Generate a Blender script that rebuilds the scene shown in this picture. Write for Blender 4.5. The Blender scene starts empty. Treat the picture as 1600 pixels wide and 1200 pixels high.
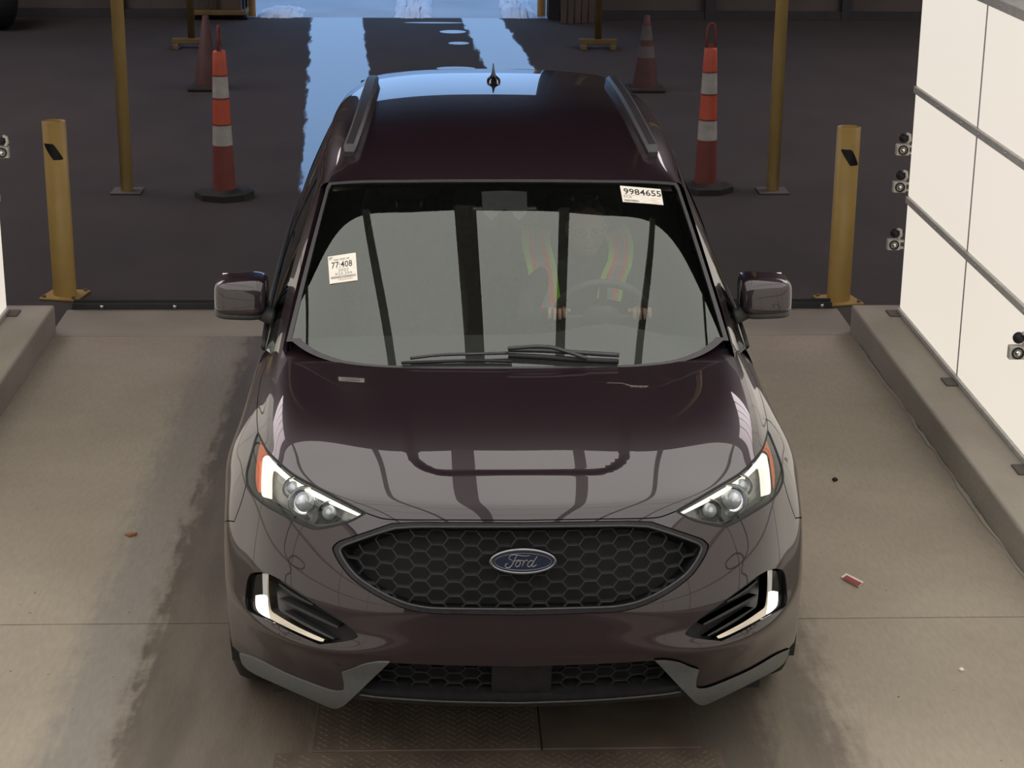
import bpy, bmesh, math, random
import numpy as np
from mathutils import Vector, Matrix
from mathutils.bvhtree import BVHTree
from mathutils.geometry import delaunay_2d_cdt

random.seed(7)
SC = bpy.context.scene
COL = SC.collection
PI = math.pi
R = math.radians

# ------------------------------------------------------------------ camera
F_PX, PITCH, YAW, ROLL = 3000.0, 0.315, 0.0394, 0.009
CAM = np.array([-0.2438, -5.1921, 3.0577])
_cp, _sp = math.cos(PITCH), math.sin(PITCH)
FW = np.array([math.sin(YAW) * _cp, math.cos(YAW) * _cp, -_sp])
_r = np.cross(FW, [0, 0, 1.0]); _r /= np.linalg.norm(_r)
_u = np.cross(_r, FW)
RT = math.cos(ROLL) * _r + math.sin(ROLL) * _u
UP = -math.sin(ROLL) * _r + math.cos(ROLL) * _u
cam_data = bpy.data.cameras.new('camera')
cam_data.sensor_width = 36.0
cam_data.lens = F_PX / 1600 * 36.0
cam_data.clip_end = 300
cam_obj = bpy.data.objects.new('camera', cam_data)
cam_obj.matrix_world = Matrix(((RT[0], UP[0], -FW[0], CAM[0]), (RT[1], UP[1], -FW[1], CAM[1]), (RT[2], UP[2], -FW[2], CAM[2]), (0, 0, 0, 1)))
COL.objects.link(cam_obj)
SC.camera = cam_obj

# ------------------------------------------------------------------ world, exposure
world = bpy.data.worlds.new('overcast_sky'); SC.world = world
world.use_nodes = True
bg = world.node_tree.nodes['Background']
bg.inputs[0].default_value = (0.30, 0.50, 0.86, 1); bg.inputs[1].default_value = 1.5
SC.view_settings.view_transform = 'Standard'
SC.view_settings.look = 'None'
SC.view_settings.exposure = 0.0
SC.view_settings.gamma = 1.0
SC.view_settings.use_curve_mapping = False
SC.cycles.max_bounces = 8
SC.cycles.transparent_max_bounces = 16
HALL_FILL_E = 3.4
CANOPY_Z, CANOPY_Y1 = 3.30, 2.58
CANOPY_E, WALL_E = 2.0, 0.77

# ------------------------------------------------------------------ helpers
def pray(px, py):
    return CAM, FW + RT * (px - 800) / F_PX + UP * (600 - py) / F_PX
def at_z(px, py, z=0.0):
    c, d = pray(px, py); return c + d * ((z - c[2]) / d[2])
def at_y(px, py, y):
    c, d = pray(px, py); return c + d * ((y - c[1]) / d[1])
def at_x(px, py, x):
    c, d = pray(px, py); return c + d * ((x - c[0]) / d[0])

def tag(o, label=None, cat=None, group=None, kind=None):
    if label: o['label'] = label
    if cat: o['category'] = cat
    if group: o['group'] = group
    if kind: o['kind'] = kind
    return o

def empty(name, loc=(0, 0, 0), rz=0.0):
    o = bpy.data.objects.new(name, None)
    o.location = loc; o.rotation_euler = (0, 0, rz)
    o.empty_display_size = 0.1
    COL.objects.link(o)
    return o

def link(name, me, mat, parent=None, smooth=False):
    o = bpy.data.objects.new(name, me)
    if mat is not None: me.materials.append(mat)
    COL.objects.link(o)
    if parent is not None:
        o.parent = parent
        o.matrix_parent_inverse = parent_inv(parent)
    if smooth:
        me.polygons.foreach_set('use_smooth', [True] * len(me.polygons))
    return o

def parent_inv(p):
    # parts are built in world coordinates: undo the parent's placement
    m = Matrix.Identity(4)
    chain = []
    q = p
    while q is not None:
        chain.append(q); q = q.parent
    for q in reversed(chain):
        b = Matrix.LocRotScale(q.location, q.rotation_euler, q.scale)
        m = m @ (q.matrix_parent_inverse if q.parent else Matrix.Identity(4)) @ b
    return m.inverted()

def copy_tree(o, parent=None):
    c = o.copy(); COL.objects.link(c)
    if parent is not None: c.parent = parent
    for ch in [x for x in bpy.data.objects if x.parent is o and x is not c]:
        copy_tree(ch, c)
    return c

class MB:
    def __init__(s): s.v = []; s.f = []; s.n = None; s.sm = []
    def add(s, vs, fs, smooth=False):
        b = len(s.v)
        s.v += [tuple(map(float, p)) for p in vs]
        s.f += [tuple(i + b for i in f) for f in fs]
        s.sm += [smooth] * len(fs)
        return s
    def box(s, x0, x1, y0, y1, z0, z1, M=None):
        p = [(x, y, z) for x in (x0, x1) for y in (y0, y1) for z in (z0, z1)]
        if M is not None: p = [tuple(M @ Vector(q)) for q in p]
        return s.add(p, [(0, 1, 3, 2), (4, 6, 7, 5), (0, 4, 5, 1), (2, 3, 7, 6), (0, 2, 6, 4), (1, 5, 7, 3)])
    def bbox(s, x0, x1, y0, y1, z0, z1, b=0.006, M=None, seg=2):
        bm = bmesh.new()
        vs = [bm.verts.new((x, y, z)) for x in (x0, x1) for y in (y0, y1) for z in (z0, z1)]
        for f in [(0, 1, 3, 2), (4, 6, 7, 5), (0, 4, 5, 1), (2, 3, 7, 6), (0, 2, 6, 4), (1, 5, 7, 3)]:
            bm.faces.new([vs[i] for i in f])
        bmesh.ops.bevel(bm, geom=list(bm.edges), offset=b, segments=seg, affect='EDGES', profile=0.5)
        return s.frombm(bm, M)
    def frombm(s, bm, M=None, smooth=False):
        bm.verts.index_update()
        vs = [(M @ v.co if M is not None else v.co) for v in bm.verts]
        fs = [[v.index for v in f.verts] for f in bm.faces]
        bm.free()
        return s.add([tuple(v) for v in vs], fs, smooth)
    def lathe(s, prof, c=(0, 0, 0), n=24, M=None, cap=True):
        vs = []; fs = []
        for r, z in prof:
            for i in range(n):
                a = 2 * PI * i / n
                vs.append(Vector((r * math.cos(a), r * math.sin(a), z)))
        for k in range(len(prof) - 1):
            for i in range(n):
                j = (i + 1) % n
                fs.append((k * n + i, k * n + j, (k + 1) * n + j, (k + 1) * n + i))
        if cap:
            if prof[0][0] > 1e-6: fs.append(tuple(range(n - 1, -1, -1)))
            if prof[-1][0] > 1e-6: fs.append(tuple((len(prof) - 1) * n + i for i in range(n)))
        M = (M or Matrix.Identity(4)); c = Vector(c)
        return s.add([tuple(M @ v + c) for v in vs], fs, True)
    def tube(s, pts, r, n=8, closed=False, cap=True):
        pts = [Vector(p) for p in pts]; m = len(pts)
        rr = r if isinstance(r, (list, tuple)) else [r] * m
        vs = []; fs = []
        prev = None
        for i, p in enumerate(pts):
            if closed: t = pts[(i + 1) % m] - pts[i - 1]
            else: t = pts[min(i + 1, m - 1)] - pts[max(i - 1, 0)]
            t.normalize()
            if prev is None:
                a = Vector((0, 0, 1)) if abs(t.z) < 0.9 else Vector((1, 0, 0))
                x = t.cross(a).normalized()
            else:
                x = (prev - t * prev.dot(t)).normalized()
            prev = x; y = t.cross(x)
            for k in range(n):
                a = 2 * PI * k / n
                vs.append(p + (x * math.cos(a) + y * math.sin(a)) * rr[i])
        for i in range(m if closed else m - 1):
            j = (i + 1) % m
            for k in range(n):
                l = (k + 1) % n
                fs.append((i * n + k, i * n + l, j * n + l, j * n + k))
        if cap and not closed:
            fs.append(tuple(range(n - 1, -1, -1))); fs.append(tuple((m - 1) * n + k for k in range(n)))
        return s.add([tuple(v) for v in vs], fs, True)
    def prism(s, poly, z0, z1, M=None):
        n = len(poly)
        vs = [(x, y, z0) for x, y in poly] + [(x, y, z1) for x, y in poly]
        fs = [tuple(range(n - 1, -1, -1)), tuple(range(n, 2 * n))] + [(i, (i + 1) % n, n + (i + 1) % n, n + i) for i in range(n)]
        if M is not None: vs = [tuple(M @ Vector(v)) for v in vs]
        return s.add(vs, fs)
    def build(s, name, mat, parent=None, smooth=None, autosmooth=None):
        me = bpy.data.meshes.new(name)
        me.from_pydata(s.v, [], s.f)
        me.update()
        if s.n is not None:
            me.polygons.foreach_set('use_smooth', [True] * len(me.polygons))
            me.normals_split_custom_set_from_vertices([tuple(map(float, n)) for n in s.n])
        else:
            me.polygons.foreach_set('use_smooth', s.sm if smooth is None else [smooth] * len(me.polygons))
            if autosmooth: me.set_sharp_from_angle(angle=R(autosmooth))
        return link(name, me, mat, parent)

# ------------------------------------------------------------------ materials
def principled(name, col=(0.5, 0.5, 0.5), rough=0.5, metal=0.0, **kw):
    m = bpy.data.materials.new(name); m.use_nodes = True
    b = m.node_tree.nodes['Principled BSDF']
    b.inputs['Base Color'].default_value = (*col, 1)
    b.inputs['Roughness'].default_value = rough
    b.inputs['Metallic'].default_value = metal
    for k, v in kw.items():
        b.inputs[k.replace('_', ' ')].default_value = v
    return m

def N(m, typ, **kw):
    n = m.node_tree.nodes.new(typ)
    for k, v in kw.items(): setattr(n, k, v)
    return n
def L(m, a, b): m.node_tree.links.new(a, b)

def noisy(name, c1, c2, scale=8.0, rough=0.6, metal=0.0, bump=0.0, bscale=60.0, stretch=(1, 1, 1), r2=None, detail=6.0, lo=0.35, hi=0.65, **kw):
    m = principled(name, c1, rough, metal, **kw)
    b = m.node_tree.nodes['Principled BSDF']
    tc = N(m, 'ShaderNodeTexCoord'); mp = N(m, 'ShaderNodeMapping'); mp.inputs['Scale'].default_value = stretch
    L(m, tc.outputs['Object'], mp.inputs['Vector'])
    nz = N(m, 'ShaderNodeTexNoise'); nz.inputs['Scale'].default_value = scale; nz.inputs['Detail'].default_value = detail
    L(m, mp.outputs[0], nz.inputs['Vector'])
    rp = N(m, 'ShaderNodeValToRGB')
    rp.color_ramp.elements[0].position = lo; rp.color_ramp.elements[0].color = (*c1, 1)
    rp.color_ramp.elements[1].position = hi; rp.color_ramp.elements[1].color = (*c2, 1)
    L(m, nz.outputs['Fac'], rp.inputs['Fac']); L(m, rp.outputs['Color'], b.inputs['Base Color'])
    if r2 is not None:
        mr = N(m, 'ShaderNodeMapRange'); mr.inputs['From Min'].default_value = lo; mr.inputs['From Max'].default_value = hi
        mr.inputs['To Min'].default_value = rough; mr.inputs['To Max'].default_value = r2
        L(m, nz.outputs['Fac'], mr.inputs['Value']); L(m, mr.outputs[0], b.inputs['Roughness'])
    if bump:
        n2 = N(m, 'ShaderNodeTexNoise'); n2.inputs['Scale'].default_value = bscale; n2.inputs['Detail'].default_value = 4
        L(m, mp.outputs[0], n2.inputs['Vector'])
        bp = N(m, 'ShaderNodeBump'); bp.inputs['Strength'].default_value = bump; bp.inputs['Distance'].default_value = 0.01
        L(m, n2.outputs['Fac'], bp.inputs['Height']); L(m, bp.outputs[0], b.inputs['Normal'])
    return m

def emissive(name, col, strength):
    m = principled(name, col, 0.4)
    b = m.node_tree.nodes['Principled BSDF']
    b.inputs['Emission Color'].default_value = (*col, 1); b.inputs['Emission Strength'].default_value = strength
    b.inputs['Base Color'].default_value = (0.2, 0.2, 0.2, 1)
    return m

def thin_glass(name, tint, ior=1.5, rough=0.0):
    m = bpy.data.materials.new(name); m.use_nodes = True
    nt = m.node_tree; nt.nodes.remove(nt.nodes['Principled BSDF'])
    out = nt.nodes['Material Output']
    tr = N(m, 'ShaderNodeBsdfTransparent'); tr.inputs[0].default_value = (*tint, 1)
    gl = N(m, 'ShaderNodeBsdfGlossy'); gl.inputs['Roughness'].default_value = rough; gl.inputs[0].default_value = (0.93, 1.0, 0.95, 1)
    fr = N(m, 'ShaderNodeFresnel'); fr.inputs[0].default_value = ior
    mx = N(m, 'ShaderNodeMixShader')
    L(m, fr.outputs[0], mx.inputs[0]); L(m, tr.outputs[0], mx.inputs[1]); L(m, gl.outputs[0], mx.inputs[2]); L(m, mx.outputs[0], out.inputs[0])
    return m

M = {}
def paint():
    m = principled('maroon_paint', (0.016, 0.0075, 0.0105), 0.32, 0.0)
    b = m.node_tree.nodes['Principled BSDF']
    b.inputs['Coat Weight'].default_value = 1.0; b.inputs['Coat Roughness'].default_value = 0.012; b.inputs['Coat IOR'].default_value = 1.56
    b.inputs['Specular IOR Level'].default_value = 0.25
    nz = N(m, 'ShaderNodeTexNoise'); nz.inputs['Scale'].default_value = 900
    rp = N(m, 'ShaderNodeValToRGB')
    rp.color_ramp.elements[0].color = (0.0095, 0.0045, 0.0070, 1); rp.color_ramp.elements[1].color = (0.0150, 0.0066, 0.0100, 1)
    tc = N(m, 'ShaderNodeTexCoord'); L(m, tc.outputs['Object'], nz.inputs['Vector'])
    L(m, nz.outputs['Fac'], rp.inputs['Fac']); L(m, rp.outputs[0], b.inputs['Base Color'])
    return m
M['paint'] = paint()
M['black'] = noisy('black_plastic', (0.012, 0.012, 0.013), (0.018, 0.018, 0.019), 40, 0.5, Specular_IOR_Level=0.25)
M['gloss_black'] = principled('gloss_black', (0.008, 0.008, 0.009), 0.08)
M['gap'] = principled('shut_gap', (0.008, 0.008, 0.009), 0.8)
M['trim_black'] = noisy('trim_black', (0.022, 0.021, 0.023), (0.028, 0.027, 0.03), 40, 0.4)
M['rubber'] = noisy('rubber', (0.012, 0.012, 0.012), (0.02, 0.02, 0.02), 30, 0.7)
M['satin'] = noisy('satin_grey_trim', (0.095, 0.102, 0.102), (0.108, 0.115, 0.115), 60, 0.45, 0.1)
M['dark_satin'] = noisy('dark_satin_trim', (0.03, 0.032, 0.034), (0.04, 0.042, 0.043), 60, 0.38, 0.2)
M['chrome'] = principled('chrome', (0.72, 0.71, 0.69), 0.12, 1.0)
M['dark_chrome'] = principled('dark_chrome', (0.20, 0.21, 0.22), 0.22, 1.0)
M['grille'] = principled('grille_mesh_black', (0.03, 0.03, 0.032), 0.25)
M['windshield'] = thin_glass('windshield_glass', (0.80, 0.84, 0.81), 1.74)
M['side_glass'] = thin_glass('privacy_glass', (0.10, 0.11, 0.11), 1.6)
M['lens'] = thin_glass('lamp_lens', (0.93, 0.94, 0.94), 1.45)
M['drl'] = emissive('daytime_running_light', (1.0, 0.92, 0.78), 1.15)
M['lamp_on'] = emissive('lamp_on', (1.0, 0.93, 0.85), 2.0)
M['amber'] = principled('amber_lens', (0.75, 0.16, 0.06), 0.25)
M['lamp_grey'] = noisy('lamp_bezel', (0.17, 0.175, 0.165), (0.24, 0.245, 0.235), 30, 0.35, 0.5)

# ------------------------------------------------------------------ the setting
def floor_material():
    m = principled('booth_concrete', (0.2, 0.18, 0.15), 0.75)
    b = m.node_tree.nodes['Principled BSDF']
    tc = N(m, 'ShaderNodeTexCoord'); sx = N(m, 'ShaderNodeSeparateXYZ'); L(m, tc.outputs['Object'], sx.inputs[0])
    def noise(scale, st=(1, 1, 1), detail=6):
        mp = N(m, 'ShaderNodeMapping'); mp.inputs['Scale'].default_value = st
        L(m, tc.outputs['Object'], mp.inputs[0])
        n = N(m, 'ShaderNodeTexNoise'); n.inputs['Scale'].default_value = scale; n.inputs['Detail'].default_value = detail
        L(m, mp.outputs[0], n.inputs['Vector']); return n.outputs['Fac']
    def math_(op, a, bv):
        n = N(m, 'ShaderNodeMath', operation=op)
        for i, x in enumerate((a, bv)):
            if isinstance(x, (int, float)): n.inputs[i].default_value = x
            elif x is not None: L(m, x, n.inputs[i])
        return n.outputs[0]
    def smooth(v, a, bb, lo=0.0, hi=1.0):
        n = N(m, 'ShaderNodeMapRange', interpolation_type='SMOOTHSTEP')
        n.inputs['From Min'].default_value = a; n.inputs['From Max'].default_value = bb
        n.inputs['To Min'].default_value = lo; n.inputs['To Max'].default_value = hi
        L(m, v, n.inputs['Value']); return n.outputs[0]
    def mix(fac, c1, c2, blend='MIX'):
        n = N(m, 'ShaderNodeMix', data_type='RGBA', blend_type=blend)
        L(m, fac, n.inputs['Factor']) if not isinstance(fac, float) else setattr(n.inputs['Factor'], 'default_value', fac)
        for i, c in ((6, c1), (7, c2)):
            if isinstance(c, tuple): n.inputs[i].default_value = (*c, 1)
            else: L(m, c, n.inputs[i])
        return n.outputs[2]
    base = mix(smooth(noise(1.1), 0.3, 0.7), (0.275, 0.238, 0.188), (0.335, 0.292, 0.232))
    fine = smooth(noise(60, (1, .25, 1)), 0.25, 0.75, 0.94, 1.05)
    # wheel tracks: x wobbles with noise along the lane
    wob = math_('ADD', math_('MULTIPLY', math_('SUBTRACT', noise(7.0, (4, .8, 1), 9), 0.5), 0.22), math_('MULTIPLY', math_('SUBTRACT', noise(26.0, (1, 1, 1), 5), 0.5), 0.09))
    xw = math_('ADD', sx.outputs['X'], wob)
    ax = xw
    tr1 = math_('MULTIPLY', smooth(ax, -1.37, -1.26), smooth(ax, -0.70, -0.62, 1, 0))      # dark damp track
    tr2 = math_('MULTIPLY', smooth(ax, -1.62, -1.46), smooth(ax, -1.36, -1.28, 1, 0))      # pale scuffed margin
    tr3 = math_('MULTIPLY', smooth(ax, 0.72, 0.82), smooth(ax, 1.0, 1.18, 1, 0))
    damp = mix(smooth(noise(3, (2, .4, 1)), .35, .65), (0.075, 0.06, 0.046), (0.115, 0.094, 0.072))
    grey = (0.20, 0.185, 0.165)
    c = mix(math_('MULTIPLY', tr2, 0.8), base, grey)
    c = mix(math_('MULTIPLY', tr1, 0.92), c, damp)
    c = mix(math_('MULTIPLY', tr3, 0.75), c, damp)
    # brownish grime between the wheels
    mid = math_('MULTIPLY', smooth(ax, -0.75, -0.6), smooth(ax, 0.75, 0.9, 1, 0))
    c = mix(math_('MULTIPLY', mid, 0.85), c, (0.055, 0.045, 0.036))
    # sparse specks
    vo = noise(38, (1, 1, 1), 2)
    c = mix(smooth(vo, 0.74, 0.78), c, (0.08, 0.066, 0.052))
    cm = N(m, 'ShaderNodeMix', data_type='RGBA', blend_type='MULTIPLY'); cm.inputs['Factor'].default_value = 1
    L(m, c, cm.inputs[6]); L(m, fine, cm.inputs[7])
    L(m, cm.outputs[2], b.inputs['Base Color'])
    bp = N(m, 'ShaderNodeBump'); bp.inputs['Strength'].default_value = 0.25; bp.inputs['Distance'].default_value = 0.004
    L(m, noise(90, (1, .35, 1)), bp.inputs['Height']); L(m, bp.outputs[0], b.inputs['Normal'])
    L(m, smooth(tr1, 0, 1, 0.8, 0.55), b.inputs['Roughness'])
    return m

def hall_material():
    m = principled('hall_asphalt', (0.05, 0.05, 0.05), 0.85)
    b = m.node_tree.nodes['Principled BSDF']
    tc = N(m, 'ShaderNodeTexCoord'); sx = N(m, 'ShaderNodeSeparateXYZ'); L(m, tc.outputs['Object'], sx.inputs[0])
    def noise(scale, st=(1, 1, 1), detail=6):
        mp = N(m, 'ShaderNodeMapping'); mp.inputs['Scale'].default_value = st
        L(m, tc.outputs['Object'], mp.inputs[0])
        n = N(m, 'ShaderNodeTexNoise'); n.inputs['Scale'].default_value = scale; n.inputs['Detail'].default_value = detail
        L(m, mp.outputs[0], n.inputs['Vector']); return n.outputs['Fac']
    def math_(op, a, bv):
        n = N(m, 'ShaderNodeMath', operation=op)
        for i, x in enumerate((a, bv)):
            if isinstance(x, (int, float)): n.inputs[i].default_value = x
            else: L(m, x, n.inputs[i])
        return n.outputs[0]
    def smooth(v, a, bb, lo=0.0, hi=1.0):
        n = N(m, 'ShaderNodeMapRange', interpolation_type='SMOOTHSTEP')
        n.inputs['From Min'].default_value = a; n.inputs['From Max'].default_value = bb
        n.inputs['To Min'].default_value = lo; n.inputs['To Max'].default_value = hi
        L(m, v, n.inputs['Value']); return n.outputs[0]
    wob = math_('MULTIPLY', math_('SUBTRACT', noise(5.0, (2.5, .35, 1), 8), 0.5), 0.15)
    drift = math_('MULTIPLY', math_('SUBTRACT', sx.outputs['Y'], 15.0), 0.055)
    x = math_('ADD', math_('ADD', sx.outputs['X'], wob), drift)
    s1 = math_('MULTIPLY', smooth(x, -1.65, -1.57), smooth(x, -1.02, -0.94, 1, 0))
    s2 = math_('MULTIPLY', smooth(x, 0.19, 0.27), smooth(x, 0.70, 0.78, 1, 0))
    wet = math_('MAXIMUM', s1, s2)
    # a few puddles between the tracks
    for px, py, rx, ry in ((-0.08, 17.55, .17, .16), (-0.02, 16.6, .13, .12), (-0.07, 14.75, .22, .13), (-0.3, 18.35, .4, .06)):
        dx = math_('DIVIDE', math_('SUBTRACT', sx.outputs['X'], px), rx); dy = math_('DIVIDE', math_('SUBTRACT', sx.outputs['Y'], py), ry)
        rr = math_('ADD', math_('MULTIPLY', dx, dx), math_('MULTIPLY', dy, dy))
        wet = math_('MAXIMUM', wet, smooth(rr, 0.7, 1.0, 1, 0))
    col = N(m, 'ShaderNodeValToRGB'); col.color_ramp.elements[0].position = .3; col.color_ramp.elements[1].position = .7
    col.color_ramp.elements[0].color = (0.062, 0.056, 0.056, 1); col.color_ramp.elements[1].color = (0.076, 0.068, 0.066, 1)
    L(m, noise(1.6, (1, .5, 1)), col.inputs[0])
    mx = N(m, 'ShaderNodeMix', data_type='RGBA'); L(m, wet, mx.inputs['Factor']); L(m, col.outputs[0], mx.inputs[6]); mx.inputs[7].default_value = (0.03, 0.032, 0.035, 1)
    L(m, mx.outputs[2], b.inputs['Base Color'])
    L(m, smooth(wet, 0, 1, 0.95, 0.06), b.inputs['Roughness'])
    L(m, smooth(wet, 0, 1, 0.15, 0.5), b.inputs['Specular IOR Level'])
    bp = N(m, 'ShaderNodeBump'); bp.inputs['Strength'].default_value = 0.15; bp.inputs['Distance'].default_value = 0.004
    hgt = math_('MULTIPLY', noise(70), math_('SUBTRACT', 1.0, wet))
    L(m, hgt, bp.inputs['Height']); L(m, bp.outputs[0], b.inputs['Normal'])
    return m

M['floor'] = floor_material()
M['hall_floor'] = hall_material()
M['curb'] = noisy('curb_concrete', (0.27, 0.245, 0.205), (0.34, 0.31, 0.265), 3.0, 0.85, bump=0.3, bscale=50, stretch=(1, .4, 1))
M['alu'] = noisy('aluminium_bar', (0.42, 0.41, 0.385), (0.50, 0.485, 0.455), 20, 0.6, 0.0)
M['light_panel'] = emissive('backlit_panel', (1.0, 0.91, 0.785), WALL_E)
M['canopy_panel'] = emissive('canopy_panel', (1.0, 0.955, 0.90), CANOPY_E)
M['wall'] = noisy('hall_wall', (0.085, 0.072, 0.066), (0.105, 0.09, 0.08), 2.0, 0.8)
M['dark_wall'] = noisy('hall_dark_steel', (0.03, 0.03, 0.032), (0.045, 0.043, 0.044), 3.0, 0.7)
M['ceiling'] = noisy('hall_ceiling', (0.05, 0.05, 0.05), (0.07, 0.07, 0.07), 2.0, 0.9)
M['yellow'] = noisy('yellow_paint', (0.40, 0.265, 0.075), (0.46, 0.305, 0.09), 6.0, 0.5, bump=0.05)
M['yellow_dull'] = noisy('dull_yellow_paint', (0.13, 0.09, 0.03), (0.17, 0.12, 0.045), 6.0, 0.6)
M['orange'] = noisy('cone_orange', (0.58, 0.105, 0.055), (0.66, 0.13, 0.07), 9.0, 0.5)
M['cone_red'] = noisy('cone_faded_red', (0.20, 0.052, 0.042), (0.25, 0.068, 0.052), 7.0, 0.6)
M['cone_white'] = noisy('cone_white_band', (0.42, 0.41, 0.39), (0.55, 0.54, 0.50), 12.0, 0.5)
M['steel'] = noisy('steel_plate', (0.10, 0.078, 0.060), (0.15, 0.118, 0.09), 5.0, 0.55, 0.2)
M['snow'] = noisy('snow', (0.70, 0.74, 0.82), (0.85, 0.87, 0.9), 3.0, 0.9, bump=0.6, bscale=12)
M['outside'] = noisy('wet_pavement', (0.24, 0.27, 0.30), (0.36, 0.39, 0.43), 0.8, 0.4)

def struct(o): o['kind'] = 'structure'; return o

# booth floor: slabs with open joints
floor = struct(MB().box(-3.4, 3.0, -8.5, 5.62, -0.12, -0.012).build('floor', M['gap']))
for (x0, x1, y0, y1) in ((-2.40, 2.09, -8.5, 1.335), (-2.40, 2.09, 1.343, 5.055), (-2.40, 2.09, 5.062, 5.60)):
    mb = MB().bbox(x0, x1, y0, y1, -0.012, 0.0, 0.003)
    o = mb.build('floor_slab', M['floor'], floor)
M['pale_slab'] = noisy('pale_concrete', (0.25, 0.23, 0.19), (0.31, 0.28, 0.235), 2.2, 0.85, bump=0.25, bscale=70)
o.data.materials[0] = M['pale_slab']
hall = struct(MB().box(-11, 11, 5.66, 18.8, -0.12, -0.002).build('floor_hall', M['hall_floor']))
struct(MB().box(-11, -2.38, 5.14, 5.66, -0.12, -0.002).build('floor_hall', M['hall_floor']))
struct(MB().box(2.07, 11, 5.14, 5.66, -0.12, -0.002).build('floor_hall', M['hall_floor']))
struct(MB().box(-40, 40, 18.8, 90, -0.12, -0.02).build('ground_outside', M['outside']))
# curbs under the light walls
def curb(name, x0, x1, y1):
    bm = bmesh.new()
    mb = MB().bbox(x0, x1, -8.5, y1, -0.01, 0.158, 0.014, None, 3)
    return struct(mb.build(name, M['curb']))
curb('trim_1', 2.065, 3.0, 5.12)
curb('trim_2', -3.4, -2.375, 5.14)
# rough mortar line along the foot of the right-hand curb
mb = MB(); pts = []; y = -1.0
while y < 4.9:
    pts.append((2.055 + random.uniform(-.004, .010), y, 0.002)); y += random.uniform(.05, .12)
mb.tube(pts, [random.uniform(.004, .012) for _ in pts], 6)
struct(mb.build('trim_3', M['curb']))
# hall shell
def wall_with_door():
    mb = MB()
    mb.box(-11, -2.62, 18.8, 19.0, 0, 6.5); mb.box(1.1, 11, 18.8, 19.0, 0, 6.5); mb.box(-2.62, 1.1, 18.8, 19.0, 4.6, 6.5)
    return mb
wb = struct(wall_with_door().build('wall_back', M['wall']))
MB().box(-11, -2.75, 18.72, 18.80, 0, 0.10).build('base_rail', M['dark_wall'], wb)
MB().box(1.2, 11, 18.72, 18.80, 0, 0.10).build('base_rail', M['dark_wall'], wb)
for x in (-9.3, -7.6, -4.22, 3.05, 4.75, 6.5, 8.2):
    MB().box(x, x + 0.13, 18.70, 18.80, 0, 6.5).build('wall_post', M['dark_wall'], wb)
MB().box(-2.76, -2.62, 18.66, 19.02, 0, 4.7).build('door_jamb', M['dark_wall'], wb)
MB().box(1.10, 1.24, 18.66, 19.02, 0, 4.7).build('door_jamb', M['dark_wall'], wb)
struct(MB().box(-11.2, -11, -9, 19, 0, 6.5).build('wall_left', M['wall']))
struct(MB().box(11, 11.2, -9, 19, 0, 6.5).build('wall_right', M['wall']))
struct(MB().box(-11, 11, -9.2, -9, 0, 6.5).build('wall_front', M['wall']))
ceil = struct(MB().box(-11, 11, -9, 19, 6.5, 6.7).build('ceiling', M['ceiling']))
M['fill_panel'] = emissive('hall_fill', (1.0, 0.87, 0.90), HALL_FILL_E)  # unseen glowing panels with bars, added under the ceiling to brighten the hall
for x in (-7.6, 7.6):
    sk = MB().bbox(x - 2.5, x + 2.5, 6.2, 15.2, 6.44, 6.49, .01).build('fill_panel', M['fill_panel'], ceil)
    for k in range(6): MB().box(x - 2.55, x + 2.55, 6.15 + 1.8 * k, 6.25 + 1.8 * k, 6.40, 6.5).build('fill_panel_bar', M['dark_wall'], sk)
struct(MB().box(-11, -3.4, -9, 5.14, -0.12, -0.002).build('floor_hall', M['hall_floor']))
struct(MB().box(3.0, 11, -9, 5.14, -0.12, -0.002).build('floor_hall', M['hall_floor']))

# backlit side walls
ROWS = ((0.185, 0.775), (0.815, 1.375), (1.415, 1.99))
def light_wall(name, x, sgn, y_end, n):
    root = empty(name, (x, y_end, 0.158)); struct(root)
    xb0, xb1 = (x, x + 0.09 * sgn) if sgn > 0 else (x + 0.09 * sgn, x)
    for k in range(n):
        y1 = y_end - 1.225 * k; y0 = y1 - 1.225
        for (z0, z1) in ROWS:
            MB().bbox(xb0, xb1, y0 + 0.011, y1 - (0.011 if k else 0.0), z0, z1, 0.004, None, 1).build('panel', M['light_panel'], root)
        if k:
            for (z0, z1) in ROWS:
                MB().box(xb0, xb1, y1 - 0.0105, y1 + 0.0105, z0, z1).build('upright', M['alu'], root)
    yA = y_end - 1.225 * n
    for z0, z1 in ((0.158, 0.183), (0.777, 0.813), (1.377, 1.413), (1.992, 2.04)):
        q = 0.012 * sgn
        bar = MB().bbox(min(x - q, x + 0.1 * sgn), max(x - q, x + 0.1 * sgn), yA, y_end + 0.004, z0, z1, 0.003).build('bar', M['alu'], root)
        if z0 > 0.2:
            yy = y_end - 0.06
            while yy > -1.5:
                MB().lathe([(0.0075, 0), (0.0065, 0.003), (0.0, 0.0035)], (x - q, yy, (z0 + z1) / 2), 8, Matrix.Rotation(-sgn * PI / 2, 4, 'Y'), False).build('screw', M['chrome'], bar)
                yy -= random.choice((0.30, 0.34, 0.46))
    for k in range(4):
        yy = y_end - 0.02 - 1.225 * k
        MB().bbox(min(x - .07 * sgn, x + .05 * sgn), max(x - .07 * sgn, x + .05 * sgn), yy - .07, yy + .05, 0.157, 0.166, 0.002).build('foot', M['wall'], root)
    return root
WALL_R = light_wall('wall_lights_right', 2.30, 1, 4.955, 9)
WALL_L = light_wall('wall_lights_left', -2.605, -1, 4.99, 9)

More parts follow.
